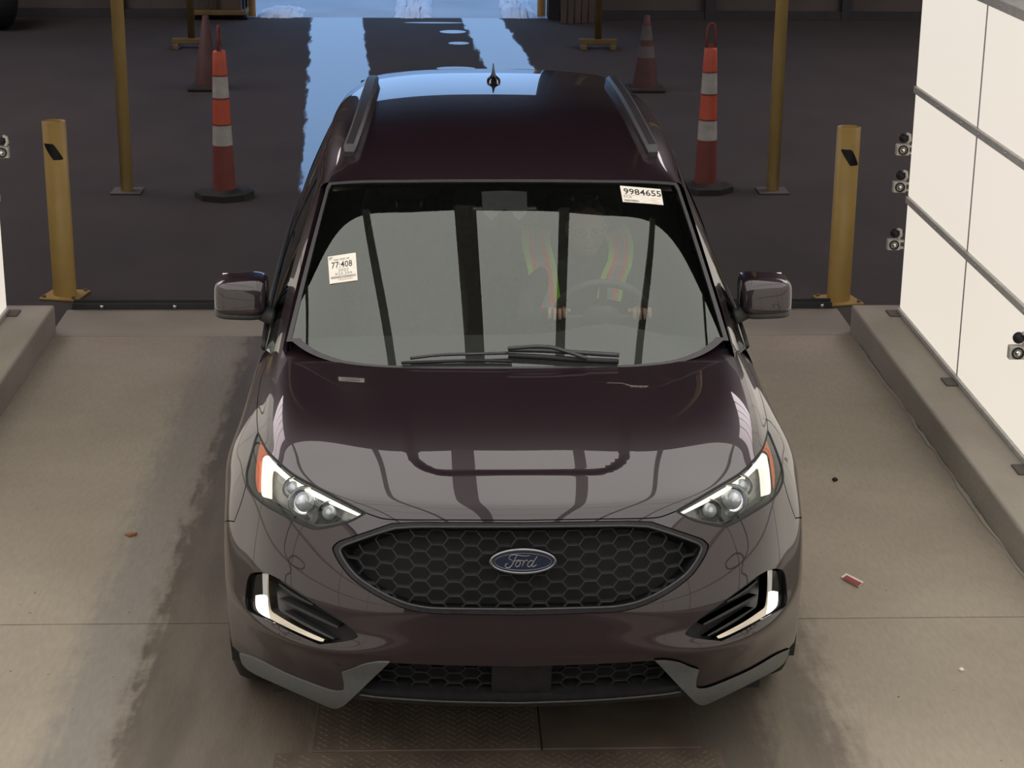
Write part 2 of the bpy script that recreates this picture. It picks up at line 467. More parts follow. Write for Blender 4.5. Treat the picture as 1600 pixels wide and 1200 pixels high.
# luminous canopy above the lane
canopy = struct(empty('ceiling_canopy', (0, 0, CANOPY_Z)))
BARS = [(-2.25, .035), (-0.93, .036), (-0.19, .078), (0.47, .040), (1.2, .035), (2.4, .035)]
xe = [-4.6] + [b[0] for b in BARS] + [4.6]
for i in range(len(xe) - 1):
    a = xe[i] + (BARS[i - 1][1] if i else 0); c = xe[i + 1] - (BARS[i][1] if i < len(BARS) else 0)
    y1 = CANOPY_Y1
    while y1 > -7:
        y0 = y1 - 2.44
        MB().bbox(a, c, y0 + .012, y1 - .012, CANOPY_Z, CANOPY_Z + .06, .004, None, 1).build('light_panel', M['canopy_panel'], canopy)
        y1 = y0
for x, h in BARS:
    MB().box(x - h, x + h, -7.2, CANOPY_Y1 + .01, CANOPY_Z - .02, CANOPY_Z + .08).build('rib', M['alu'], canopy)

for y, sag in ((0.75, .10), (0.2, .16), (-0.9, .08), (-2.2, .14)):
    MB().tube([(x, y + .12 * math.sin(x * 1.3 + y), CANOPY_Z - .035 - sag * math.sin(PI * (x + 3) / 6) ** 2) for x in np.linspace(-3, 3, 25)], .011, 6).build('cable', M['dark_wall'], canopy)

# ------------------------------------------------------------------ car surfaces: cubic B-spline nets (half, mirrored about x = 0)
class Net:
    def __init__(s, rows, sym=True, flip=1, disp=None):
        T = np.array(rows, float)                      # (nv, nu, 3)
        s.sym = sym; s.flip = flip; s.nv, s.nu = T.shape[:2]; s.disp = disp
        C = T.copy()
        for _ in range(4):                             # pull the controls until the surface passes the given points
            s.C = s.pad(C); C = C + 0.9 * (T - s.raw(*np.meshgrid(np.arange(s.nu), np.arange(s.nv))))
        s.C = s.pad(C)
    def pad(s, C):
        first = (C[:, 1:2] * np.array([-1, 1, 1])) if s.sym else 2 * C[:, :1] - C[:, 1:2]
        C = np.concatenate([first, C, 2 * C[:, -1:] - C[:, -2:-1]], 1)
        return np.concatenate([2 * C[:1] - C[1:2], C, 2 * C[-1:] - C[-2:-1]], 0)
    def raw(s, u, v):
        u = np.asarray(u, float); v = np.asarray(v, float)
        sg = np.where(u < 0, -1.0, 1.0) if s.sym else 1.0
        if s.sym: u = np.abs(u)
        u = np.clip(u, 0, s.nu - 1); v = np.clip(v, 0, s.nv - 1)
        iu = np.minimum(u.astype(int), s.nu - 2); iv = np.minimum(v.astype(int), s.nv - 2)
        def B(t): return [(1 - t) ** 3 / 6, (3 * t ** 3 - 6 * t ** 2 + 4) / 6, (-3 * t ** 3 + 3 * t ** 2 + 3 * t + 1) / 6, t ** 3 / 6]
        bu, bv = B(u - iu), B(v - iv)
        P = np.zeros(u.shape + (3,))
        for a in range(4):
            for b in range(4):
                P += (bv[a] * bu[b])[..., None] * s.C[iv + a, iu + b]
        P[..., 0] *= sg
        return P
    def nraw(s, u, v, f=None):
        f = f or s.raw; e = 0.012
        u = np.asarray(u, float); v = np.asarray(v, float)
        du = f(u + e, v) - f(u - e, v); dv = f(u, v + e) - f(u, v - e)
        n = np.cross(du, dv); n /= np.linalg.norm(n, axis=-1, keepdims=True) + 1e-12
        return n * s.flip
    def P(s, u, v):
        p = s.raw(u, v)
        if s.disp is not None: p = p + s.nraw(u, v) * s.disp(p)[..., None]
        return p
    def Nn(s, u, v):
        return s.nraw(u, v, s.P)
    def bvh(s, k=14):
        if getattr(s, '_b', None) is None:
            us = np.linspace(0, s.nu - 1, (s.nu - 1) * k + 1); vs = np.linspace(0, s.nv - 1, (s.nv - 1) * k + 1)
            U, V = np.meshgrid(us, vs); P = s.P(U, V)
            n = len(us)
            fs = [(j * n + i, j * n + i + 1, (j + 1) * n + i + 1, (j + 1) * n + i) for j in range(len(vs) - 1) for i in range(n - 1)]
            s._uv = np.stack([U.ravel(), V.ravel()], 1); s._p = P.reshape(-1, 3); s._f = fs
            s._b = BVHTree.FromPolygons([tuple(p) for p in s._p], fs)
        return s._b
    def hit(s, o, d):
        """(u, v) where a ray meets the half net (nearest point if it misses)"""
        b = s.bvh()
        loc, nor, i, dist = b.ray_cast(Vector(o), Vector(d))
        if loc is None:
            # closest approach along the ray
            best = None
            dn = np.array(d) / np.linalg.norm(d)
            w = s._p - np.array(o); t = w @ dn; q = np.linalg.norm(w - t[:, None] * dn, axis=1)
            k = int(np.argmin(q)); return tuple(s._uv[k])
        f = s._f[i]; A = s._p[list(f)]; q = np.array(loc)
        e1, e2 = A[1] - A[0], A[3] - A[0]
        a = np.array([[e1 @ e1, e1 @ e2], [e1 @ e2, e2 @ e2]]); r = np.array([(q - A[0]) @ e1, (q - A[0]) @ e2])
        st = np.clip(np.linalg.solve(a, r), 0, 1)
        uv0 = s._uv[f[0]]; uv1 = s._uv[f[1]]; uv3 = s._uv[f[3]]
        return (uv0[0] + st[0] * (uv1[0] - uv0[0]), uv0[1] + st[1] * (uv3[1] - uv0[1]))
    def px(s, x, y):
        """photo position on the near (x < 0) half -> (u, v)"""
        c, d = pray(x, y)
        return s.hit(c * np.array([-1, 1, 1]), d * np.array([-1, 1, 1]))

def spline(pts, n=6, closed=False):
    """Catmull-Rom through 2-D points"""
    p = np.array(pts, float); m = len(p)
    if m < 3 and not closed:
        return [tuple(p[0] + (p[-1] - p[0]) * t) for t in np.linspace(0, 1, n + 1)]
    out = []
    for i in range(m if closed else m - 1):
        g = (lambda k: p[k % m]) if closed else (lambda k: p[min(max(k, 0), m - 1)])
        a, b, c, d = g(i - 1), g(i), g(i + 1), g(i + 2)
        for t in np.arange(n) / n:
            out.append(tuple(0.5 * (2 * b + (c - a) * t + (2 * a - 5 * b + 4 * c - d) * t ** 2 + (3 * b - a - 3 * c + d) * t ** 3)))
    if not closed: out.append(tuple(p[-1]))
    return out

def loop_px(net, segs, n=6, half=False):
    """segments of photo points (each a smooth curve, corners between) -> closed loop of (u, v); half: mirror about the centre line"""
    uv = []
    for s in segs:
        if s[0] == 'uv': uv += list(s[1])
        else:
            q = [net.px(*p) for p in spline(s, n)]
            uv += q[1:] if uv and np.hypot(q[0][0] - uv[-1][0], q[0][1] - uv[-1][1]) < 0.03 else q
    if not half and np.hypot(uv[0][0] - uv[-1][0], uv[0][1] - uv[-1][1]) < 0.03: uv = uv[:-1]
    if half:
        uv[0] = (0.0, uv[0][1]); uv[-1] = (0.0, uv[-1][1])
        uv = uv + [(-a, b) for a, b in reversed(uv[1:-1])]
    return uv

def inside(poly, pts):
    x, y = pts[:, 0], pts[:, 1]; r = np.zeros(len(pts), bool)
    q = np.array(poly); n = len(q)
    for i in range(n):
        x0, y0 = q[i]; x1, y1 = q[i - 1]
        c = (y0 > y) != (y1 > y)
        with np.errstate(divide='ignore', invalid='ignore'):
            r ^= c & (x < (x1 - x0) * (y - y0) / (y1 - y0) + x0)
    return r

def edge_dist(poly, pts):
    q = np.array(poly); d = np.full(len(pts), 1e9)
    for i in range(len(q)):
        a, b = q[i - 1], q[i]; ab = b - a; l = ab @ ab + 1e-15
        t = np.clip(((pts - a) @ ab) / l, 0, 1)
        d = np.minimum(d, np.hypot(*(pts - a - t[:, None] * ab).T))
    return d

def densify(loop, step):
    out = []
    for i in range(len(loop)):
        a = np.array(loop[i]); b = np.array(loop[(i + 1) % len(loop)])
        k = max(1, int(np.ceil(np.linalg.norm(b - a) / step)))
        out += [tuple(a + (b - a) * j / k) for j in range(k)]
    return out

def patch(net, loop, holes=(), step=0.1, off=0.0, thick=0.0, side=1, mb=None, wall_holes=True):
    """trimmed piece of a net: loop and holes in (u, v); side=-1 gives the mirrored piece"""
    loops = [densify(l, step * 1.2) for l in [loop] + list(holes)]
    big = np.array(loops[0]); lo, hi = big.min(0), big.max(0)
    gx, gy = np.meshgrid(np.arange(lo[0] + step / 2, hi[0], step), np.arange(lo[1] + step / 2, hi[1], step))
    g = np.stack([gx.ravel(), gy.ravel()], 1)
    ok = inside(loops[0], g)
    for h in loops[1:]: ok &= ~inside(h, g)
    g = g[ok]
    for h in loops:
        if len(g): g = g[edge_dist(h, g) > step * 0.45]
    vs, es = [], []
    for l in loops:
        b = len(vs); vs += l; es += [(b + i, b + (i + 1) % len(l)) for i in range(len(l))]
    nb = len(vs)
    vs = vs + [tuple(p) for p in g]
    rv, re_, rf, *_ = delaunay_2d_cdt([Vector(p) for p in vs], es, [], 0, 1e-6)
    rv = np.array([tuple(p) for p in rv]); rf = np.array([f for f in rf if len(f) == 3])
    cen = rv[rf].mean(1); ok = inside(loops[0], cen)
    for h in loops[1:]: ok &= ~inside(h, cen)
    rf = rf[ok]
    nn = net.Nn(rv[:, 0], rv[:, 1]); P = net.P(rv[:, 0], rv[:, 1]) + nn * off
    sc = np.array([side, 1, 1])
    mb = mb or MB()
    if mb.n is None: mb.n = []
    b = len(mb.v)
    # triangle winding along the normals
    c = np.cross(P[rf[:, 1]] - P[rf[:, 0]], P[rf[:, 2]] - P[rf[:, 0]])
    fl = (c * nn[rf[:, 0]]).sum(1) < 0
    rf[fl] = rf[fl][:, ::-1]
    if side < 0: rf = rf[:, ::-1]
    mb.v += [tuple(p) for p in P * sc]; mb.n += list(nn * sc); mb.f += [tuple(int(i) + b for i in f) for f in rf]
    if thick:
        for l in loops:
            la = np.array(l); n2 = net.Nn(la[:, 0], la[:, 1]); A = net.P(la[:, 0], la[:, 1]) + n2 * off; B = A - n2 * thick
            t = np.roll(A, -1, 0) - np.roll(A, 1, 0); w = np.cross(t, n2); w /= np.linalg.norm(w, axis=1, keepdims=True) + 1e-12
            area = 0.5 * np.sum(la[:, 0] * np.roll(la[:, 1], -1) - np.roll(la[:, 0], -1) * la[:, 1])
            # outward = away from the piece
            cen_out = (w * (A - A.mean(0))).sum() > 0
            w = w if (cen_out == (l is loops[0])) else -w
            b = len(mb.v); k = len(l)
            mb.v += [tuple(p) for p in A * sc] + [tuple(p) for p in B * sc]; mb.n += list(w * sc) * 2
            for i in range(k):
                j = (i + 1) % k
                mb.f.append((b + i, b + j, b + k + j, b + k + i))
    mb.sm = [True] * len(mb.f)
    return mb

def ribbon(A, B, mb=None, closed=True, out=None):
    """strip between two polylines (world points), smooth along, own normals"""
    mb = mb or MB()
    A = np.array(A); B = np.array(B); k = len(A); b = len(mb.v)
    mb.v += [tuple(p) for p in A] + [tuple(p) for p in B]
    for i in range(k if closed else k - 1):
        j = (i + 1) % k
        mb.f.append((b + i, b + j, b + k + j, b + k + i)); mb.sm.append(True)
    return mb

def smoothstep(x, a, b):
    t = np.clip((x - a) / (b - a), 0, 1); return t * t * (3 - 2 * t)

ARCH = lambda deg, x, r=0.43: (x, 0.97 - r * math.cos(R(deg)), 0.375 + r * math.sin(R(deg)))
NOSE_ROWS = [
 [(0, .13, .205), (.2, .135, .205), (.42, .16, .205), (.62, .24, .208), (.775, .36, .215), (.857, .455, .222), (.905, .52, .23), ARCH(-20, .922)],
 [(0, .065, .30), (.2, .068, .30), (.42, .095, .30), (.62, .175, .30), (.778, .30, .305), (.864, .42, .31), (.912, .505, .315), ARCH(-8, .93)],
 [(0, .03, .41), (.2, .033, .41), (.42, .06, .41), (.62, .14, .41), (.778, .275, .41), (.868, .405, .41), (.918, .50, .412), ARCH(5, .935)],
 [(0, -.004, .50), (.2, .0, .50), (.42, .022, .496), (.62, .098, .487), (.78, .243, .485), (.872, .388, .487), (.924, .50, .485), ARCH(15, .94)],
 [(0, -.002, .585), (.2, .002, .582), (.42, .030, .567), (.62, .126, .542), (.782, .273, .537), (.872, .411, .543), (.926, .52, .555), ARCH(25, .944)],
 [(0, .008, .66), (.2, .012, .66), (.42, .042, .66), (.62, .141, .655), (.776, .288, .65), (.868, .435, .65), (.926, .545, .635), ARCH(34, .947)],
 [(0, .045, .78), (.2, .051, .78), (.42, .092, .78), (.62, .195, .775), (.768, .33, .768), (.858, .475, .758), (.926, .59, .725), ARCH(46, .95)],
 [(0, .105, .905), (.2, .112, .905), (.42, .16, .90), (.61, .265, .888), (.755, .40, .875), (.846, .54, .862), (.922, .665, .80), ARCH(58, .953)],
 [(0, .17, .945), (.2, .177, .945), (.42, .22, .942), (.60, .325, .932), (.742, .46, .926), (.835, .61, .918), (.919, .73, .845), ARCH(66, .957)],
 [(0, .30, .982), (.2, .305, .982), (.42, .34, .979), (.60, .425, .967), (.755, .55, .958), (.83, .69, .938), (.92, .80, .872), ARCH(75, .96)],
 [(0, .55, 1.039), (.2, .553, 1.039), (.42, .575, 1.033), (.60, .635, 1.027), (.77, .74, 1.008), (.842, .86, .962), (.922, .93, .888), ARCH(90, .963)],
 [(0, .85, 1.063), (.2, .855, 1.062), (.42, .88, 1.056), (.61, .95, 1.05), (.785, 1.06, 1.031), (.853, 1.15, .981), (.922, 1.14, .895), ARCH(106, .961)],
 [(0, 1.10, 1.078), (.2, 1.11, 1.077), (.42, 1.145, 1.07), (.62, 1.23, 1.062), (.795, 1.35, 1.043), (.86, 1.42, .991), (.925, 1.34, .90), ARCH(122, .958)],
 [(0, 1.32, 1.088), (.2, 1.33, 1.087), (.42, 1.37, 1.08), (.62, 1.46, 1.072), (.80, 1.58, 1.055), (.868, 1.64, 1.002), (.925, 1.52, .90), ARCH(138, .955)],
]
def nose_disp(p):
    x = np.abs(p[..., 0]); y = p[..., 1]; z = p[..., 2]
    r = 0.13
    qx = x - (0.345 + 0.10 * (y - 0.35)) + r; qy = (0.285 + r) - y
    sd = np.hypot(np.maximum(qx, 0), np.maximum(qy, 0)) + np.minimum(np.maximum(qx, qy), 0) - r
    top = smoothstep(z, 0.93, 0.95)
    return -0.0065 * smoothstep(-sd, -0.002, 0.040) * top * (1 - smoothstep(y, 0.35, 1.0))
NOSE = Net(NOSE_ROWS, True, 1, nose_disp)

def inset(loop, d):
    """shrink a closed (u, v) loop by d; collapsed points are dropped"""
    q = np.array(loop)
    if 0.5 * np.sum(q[:, 0] * np.roll(q[:, 1], -1) - np.roll(q[:, 0], -1) * q[:, 1]) < 0: q = q[::-1]
    e = np.roll(q, -1, 0) - q; e /= np.linalg.norm(e, axis=1, keepdims=True) + 1e-12
    n = np.stack([-e[:, 1], e[:, 0]], 1)
    m = n + np.roll(n, 1, 0); m /= np.maximum((m * m).sum(1, keepdims=True) / 2, 0.35)
    r = q + m * d
    ok = inside(q, r) & (edge_dist(q, r) > abs(d) * 0.8) if d > 0 else np.ones(len(r), bool)
    return [tuple(p) for p in r[ok]]

def world_loop(net, loop, off=0.0, side=1):
    l = np.array(loop); return (net.P(l[:, 0], l[:, 1]) + net.Nn(l[:, 0], l[:, 1]) * off) * np.array([side, 1, 1])

def neg(loop): return [(-a, b) for a, b in loop]

# ---- greenhouse nets
_wb = [(0, 1.01, 1.025), (.22, 1.018, 1.022), (.43, 1.05, 1.015), (.60, 1.095, 1.005), (.725, 1.147, .992), (.815, 1.198, .975)]
_wt = [(0, 1.945, 1.543), (.20, 1.949, 1.542), (.38, 1.963, 1.537), (.52, 1.98, 1.532), (.61, 1.995, 1.524), (.668, 2.013, 1.516)]
WS_ROWS = []
for _t in (0, 1 / 3, 2 / 3, 1):
    WS_ROWS.append([tuple(np.array(a) * (1 - _t) + np.array(b) * _t + np.array((0, -.5, .83)) * 0.014 * 4 * _t * (1 - _t)) for a, b in zip(_wb, _wt)])
WS = Net(WS_ROWS, True, 1)
ROOF_ROWS = [
 _wt + [(.697, 2.055, 1.492)],
 [(0, 2.16, 1.602), (.20, 2.163, 1.600), (.38, 2.175, 1.594), (.52, 2.2, 1.583), (.61, 2.23, 1.569), (.672, 2.27, 1.543), (.70, 2.29, 1.515)],
 [(0, 2.6, 1.668), (.20, 2.6, 1.666), (.38, 2.6, 1.657), (.52, 2.6, 1.643), (.61, 2.6, 1.625), (.675, 2.6, 1.59), (.703, 2.6, 1.555)],
 [(0, 3.2, 1.685), (.20, 3.2, 1.683), (.38, 3.2, 1.674), (.52, 3.2, 1.66), (.60, 3.2, 1.643), (.67, 3.2, 1.605), (.70, 3.2, 1.57)],
 [(0, 3.8, 1.655), (.20, 3.8, 1.653), (.37, 3.8, 1.645), (.50, 3.8, 1.631), (.58, 3.8, 1.615), (.65, 3.8, 1.578), (.68, 3.8, 1.54)],
 [(0, 4.25, 1.606), (.20, 4.25, 1.604), (.36, 4.25, 1.597), (.48, 4.25, 1.585), (.56, 4.25, 1.57), (.625, 4.24, 1.535), (.655, 4.22, 1.49)],
 [(0, 4.42, 1.58), (.20, 4.42, 1.578), (.35, 4.41, 1.571), (.47, 4.40, 1.56), (.545, 4.38, 1.545), (.605, 4.35, 1.515), (.64, 4.32, 1.47)],
]
ROOF = Net(ROOF_ROWS, True, 1)
_s0 = [(.818, 1.212, .972), (.783, 1.475, 1.148), (.739, 1.765, 1.328), (.697, 2.055, 1.49), (.70, 2.29, 1.515), (.703, 2.6, 1.555), (.70, 3.2, 1.57), (.68, 3.8, 1.54), (.655, 4.22, 1.49), (.64, 4.32, 1.47)]
_s1 = [(.848, 1.40, .985), (.813, 1.64, 1.155), (.771, 1.89, 1.32), (.731, 2.12, 1.44), (.727, 2.35, 1.48), (.728, 2.65, 1.51), (.725, 3.2, 1.515), (.708, 3.8, 1.49), (.685, 4.2, 1.445), (.67, 4.3, 1.43)]
_s3 = [(.885, 1.55, 1.005), (.892, 1.80, 1.025), (.897, 2.05, 1.035), (.90, 2.25, 1.04), (.902, 2.45, 1.045), (.905, 2.75, 1.05), (.905, 3.2, 1.06), (.89, 3.8, 1.075), (.855, 4.25, 1.085), (.83, 4.4, 1.09)]
SIDE_ROWS = [[a, b, tuple((np.array(b) + np.array(c)) / 2 + np.array((.014, 0, .004))), c] for a, b, c in zip(_s0, _s1, _s3)]
SIDE = Net(SIDE_ROWS, False, 1)
BODY_ROWS = []
for yb, ys, ym, yl, yr, k in ((1.50, 1.50, 1.32, 1.385, 1.36, 1.0), (1.75, 1.75, 1.7, 1.7, 1.7, 1.0), (2.2, 2.2, 2.2, 2.2, 2.2, 1.0), (2.8, 2.8, 2.8, 2.8, 2.8, 1.0), (3.4, 3.4, 3.4, 3.4, 3.4, 1.0), (3.9, 3.9, 3.9, 3.9, 3.9, .99), (4.3, 4.3, 4.32, 4.34, 4.3, .955), (4.55, 4.58, 4.62, 4.62, 4.55, .86), (4.68, 4.72, 4.76, 4.75, 4.68, .60), (4.72, 4.76, 4.80, 4.79, 4.72, 0.0)):
    zb = 1.02 + 0.025 * (yb - 1.5)
    BODY_ROWS.append([(.888 * k, yb, zb), (.910 * k, ys, .93), (.922 * k, ym, .70), (.91 * k, yl, .45), (.875 * k, yr, .24)])
BODY_ROWS[0] = [(.868, 1.50, 1.015), (.918, 1.50, .91), (.945, 1.31, .68), (.935, 1.375, .45), (.90, 1.36, .24)]
BODY = Net(BODY_ROWS, False, 1)

# ------------------------------------------------------------------ the car
car = empty('car', (0, 2.4, 0))
mb = MB()
tag(car, 'dark maroon five-door SUV parked in the photo lane, headlights on', 'car')

# outlines, read off the near side
SHUT = [(403, 675), (401.5, 655), (402, 630), (404.5, 610), (409, 588), (420, 562), (432, 541), (441, 531)]
HL_TOP = [(403, 675), (411, 692), (420, 706), (440, 725), (463, 743), (505, 765), (547, 788), (572, 801.5)]
HL_BOT = [(572, 801.5), (547, 815), (520, 822.5), (497, 826.5), (480, 823.5), (447, 807.5), (413, 789), (395, 773), (385, 756)]
HL_OUT = [(385, 756), (384.5, 738), (392, 708), (399, 684), (403, 675)]
HOOD_FRONT = [(572, 801.5), (590, 808), (607, 811.5), (650, 812.5), (710, 812.5), (815, 813)]
COWL = [(795, 575), (700, 575), (640, 574), (600, 573), (545, 568), (505, 558), (478, 546), (457, 531)]
hood_loop = loop_px(NOSE, [COWL, [(457, 531), (449, 528.5), (441, 531)], SHUT[::-1], HL_TOP, HOOD_FRONT], 5, True)
head_loop = loop_px(NOSE, [HL_TOP, HL_BOT, HL_OUT], 5)
grille_loop = loop_px(NOSE, [[(815, 816), (700, 815.5), (650, 815.5), (612, 817)], [(612, 817), (580, 828), (550, 838), (530, 845), (521, 852)], [(521, 852), (519, 858), (524, 871), (535, 888), (552, 907), (587, 931), (625, 949), (662, 958), (705, 960), (815, 962)]], 5, True)
fog_loop = loop_px(NOSE, [[(392, 896), (404, 894), (418, 896)], [(418, 896), (442, 908), (481, 934), (525, 964), (553, 986)], [(553, 986), (559, 994), (552, 999), (533, 1003), (499, 1007)], [(499, 1007), (464, 992), (421, 970), (392, 957), (384, 946), (384, 925), (387, 905), (392, 896)]], 5)
GAP = [(385, 756), (377, 785), (366, 815)]
SKID_LOW = [(376, 1024), (384, 1039), (399, 1050), (436, 1067), (490, 1091), (512, 1101), (523, 1104), (534, 1102)]
g_end = NOSE.px(366, 815)
bump_loop = loop_px(NOSE, [HOOD_FRONT[::-1], HL_BOT, GAP, ('uv', [(7, g_end[1])] + [(7, v) for v in np.arange(int(g_end[1]), .6, -1)] + [(7.0, 0.7)]),
                           [(376, 1022), (384, 1034), (399, 1045), (436, 1062), (490, 1086), (520, 1096)], [(520, 1096), (560, 1074), (603, 1036)], [(603, 1036), (700, 1040), (815, 1042)]], 5, True)
fend_loop = loop_px(NOSE, [SHUT, ('uv', [(4.55, 13), (5.2, 13), (6.1, 13), (7, 13)] + [(7, v) for v in np.arange(12.5, g_end[1], -.5)] + [(7, g_end[1])]), GAP[::-1], HL_OUT], 5)

def both(f):
    for s in (-1, 1): f(s)

hood = patch(NOSE, inset(hood_loop, 0.018), (), 0.07, 0, 0.02).build('hood', M['paint'], car)
bumper = patch(NOSE, inset(bump_loop, 0.018), [inset(grille_loop, -0.0), fog_loop, neg(fog_loop)], 0.07, 0, 0.03).build('bumper', M['paint'], car)
def fender(s):
    o = patch(NOSE, inset(fend_loop, 0.018), (), 0.08, 0, 0.022, s).build('fender', M['paint'], car)
    MB().tube(world_loop(NOSE, densify(fend_loop, .15), -0.018, s), 0.012, 6, True).build('shut_line_seal', M['gap'], o)
    # dark wheel-arch liner
    mb = MB(); A = []; B = []
    for a in np.arange(-20, 201, 10):
        A.append(ARCH(a, .93 * s, .432)); B.append(ARCH(a, .60 * s, .432))
    ribbon(A, B, mb, False).build('arch_liner', M['rubber'], o)
both(fender)
# dark seals under the shut lines
for l, o in ((hood_loop, hood), (bump_loop, bumper)):
    MB().tube(world_loop(NOSE, densify(l, .15), -0.018), 0.012, 6, True).build('shut_line_seal', M['gap'], o)

# ---- grille
grille_in = loop_px(NOSE, [[(815, 823), (700, 823), (655, 823), (617, 825)], [(617, 825), (587, 834), (558, 844), (537, 852), (531, 857)], [(531, 857), (530, 862), (535, 873), (546, 889), (562, 905), (595, 926), (630, 942), (665, 950), (705, 952), (815, 953)]], 5, True)
frame = patch(NOSE, inset(grille_loop, 0.012), [grille_in], 0.08, -0.004, 0.012).build('grille_frame', M['black'], car)
wl = world_loop(NOSE, densify(grille_in, .1), -0.006)
MB().tube(wl, 0.0042, 6, True).build('grille_bead', M['dark_satin'], frame)
ribbon(world_loop(NOSE, densify(grille_in, .1), -0.006), world_loop(NOSE, densify(grille_in, .1), -0.085)).build('grille_wall', M['black'], frame)
patch(NOSE, grille_loop, (), 0.2, -0.085).build('grille_backing', M['gap'], frame)

def lattice(loop, off, name, parent, cell=(0.1014, 0.0405), w=0.0036, depth=0.020, flat=0.034, skip=None, x0=0.0, z0=0.0):
    """honeycomb of thin bars inside a (u, v) loop"""
    poly = world_loop(NOSE, densify(loop, .08), off); pz = [(p[0], p[2]) for p in poly]
    P2 = np.array(pz); xm, zm = P2.min(0), P2.max(0)
    dx, dz = cell[0] / 2, cell[1]
    edges = {}
    key = lambda p: (round(p[0], 4), round(p[1], 4))
    nx = int(1.0 / dx) + 2
    for i in range(-nx, nx + 1):
        for j in range(-2, int((zm[1] - xm[1]) / dz) + 3):
            cx = x0 + i * dx; cz = xm[1] + z0 + j * dz + (dz / 2 if i % 2 else 0)
            a = flat / 2; b = dx - flat / 2
            hx = [(cx - a, cz + dz / 2), (cx + a, cz + dz / 2), (cx + b, cz), (cx + a, cz - dz / 2), (cx - a, cz - dz / 2), (cx - b, cz)]
            for k in range(6):
                p, q = hx[k], hx[(k + 1) % 6]
                edges[tuple(sorted((key(p), key(q))))] = (p, q)
    mb = MB()
    b = NOSE.bvh()
    def surf(x, z):
        u, v = NOSE.hit((abs(x), -1, z), (0, 1, 0))
        return NOSE.P(np.array(u), np.array(v))[1]
    mids = np.array([((p[0] + q[0]) / 2, (p[1] + q[1]) / 2) for p, q in edges.values()])
    ok = inside(pz, mids)
    if skip is not None: ok &= ~np.array([skip(*m) for m in mids])
    cache = {}
    def pt(p):
        k = key(p)
        if k not in cache: cache[k] = surf(*p)
        return cache[k]
    for (p, q), k in zip(edges.values(), ok):
        if not k: continue
        ya, yb = pt(p) - off, pt(q) - off
        A = np.array((p[0], ya, p[1])); B = np.array((q[0], yb, q[1]))
        d = (B - A) / np.linalg.norm(B - A); nrm = np.array((-d[2], 0, d[0])) * w / 2
        y = np.array((0, depth, 0)); f = 0.35
        vs = [A - nrm * f, A + nrm * f, B + nrm * f, B - nrm * f,
              A - nrm + y * .25, A + nrm + y * .25, B + nrm + y * .25, B - nrm + y * .25, A - nrm + y, A + nrm + y, B + nrm + y, B - nrm + y]
        mb.add(vs, [(0, 1, 2, 3), (1, 5, 6, 2), (0, 3, 7, 4), (5, 9, 10, 6), (4, 7, 11, 8)])
    return mb.build(name, M['grille'], parent)
lattice(grille_in, -0.028, 'grille_mesh', frame, z0=0.012)

# ---- blue oval badge with script letters
def badge():
    u, v = NOSE.px(815, 877); c = NOSE.P(np.array(0.0), np.array(v))
    c = Vector((0.0, c[1] - 0.004, c[2]))
    Mx = Matrix.Translation(c) @ Matrix.Rotation(R(90 - 9), 4, 'X')
    def oval(a, b, n=64): return [(a * math.cos(2 * PI * i / n), b * math.sin(2 * PI * i / n)) for i in range(n)]
    def ring(a0, b0, a1, b1, z0, z1, z2):
        n = 64; o0, o1, oi = oval(a0, b0), oval((a0 + a1) / 2, (b0 + b1) / 2), oval(a1, b1)
        vs = [(x, y, z0 - .02) for x, y in o0] + [(x, y, z0) for x, y in o0] + [(x, y, z1) for x, y in o1] + [(x, y, z2) for x, y in oi]
        fs = [(k * n + i, k * n + (i + 1) % n, (k + 1) * n + (i + 1) % n, (k + 1) * n + i) for k in range(3) for i in range(n)]
        return MB().add([tuple(Mx @ Vector(v)) for v in vs], fs, True)
    A, B_ = 0.1005, 0.0405
    blue = principled('badge_blue', (0.012, 0.016, 0.034), 0.3)
    base = MB().prism(oval(A - .006, B_ - .006), -0.02, 0.001, Mx).build('badge', blue, car)
    ring(A, B_, A - .009, B_ - .009, 0.0, 0.004, 0.001).build('badge_rim', M['dark_chrome'], base)
    ring(A - .0145, B_ - .0135, A - .0165, B_ - .0155, 0.001, 0.0022, 0.001).build('badge_inner_line', M['dark_chrome'], base)
    silver = principled('badge_silver', (0.24, 0.24, 0.245), 0.4, 0.5)
    S = 0.001
    strokes = [
        # F: long top bar with a curl, slanted stem, hooked foot, crossbar
        [(18, 17.5), (6, 16), (-8, 17.5), (-20, 19.5), (-31, 18), (-37, 12), (-35, 6.5), (-29, 6)],
        [(-16, 18), (-21, 8), (-27, -5), (-34, -14), (-42, -16), (-47, -11), (-45, -6), (-40, -5)],
        [(-30, 1.5), (-22, 3), (-14, 4.5), (-10, 7)],
        # o
        [(-10, 4), (-16, 0), (-20, -8), (-17, -13), (-11, -11), (-7, -3), (-9, 3), (-5, 4), (0, 3)],
        # r
        [(0, 4), (2, 0), (-3, -13)], [(0, -4), (6, 3), (11, 4.5), (12, 1)],
        # d
        [(27, 2), (21, 3.5), (14, -3), (12, -10), (16, -13.5), (22, -9), (28, 2)], [(38, 15), (34, 9), (28, 0), (24, -9), (26, -13), (32, -11), (36, -7)],
    ]
    wid = [2.4, 3.1, 1.8, 2.9, 3.0, 2.6, 2.9, 3.1]
    mb = MB()
    for st, w in zip(strokes, wid):
        p = spline(st, 5)
        pts = [Mx @ Vector((x * S * 1.12, y * S * 1.12, 0.0012)) for x, y in p]
        n = len(pts); rr = [w * S * 0.5 * (0.75 + 0.35 * math.sin(PI * i / (n - 1))) for i in range(n)]
        mb.tube(pts, rr, 6)
    mb.build('badge_lettering', silver, base)
badge()

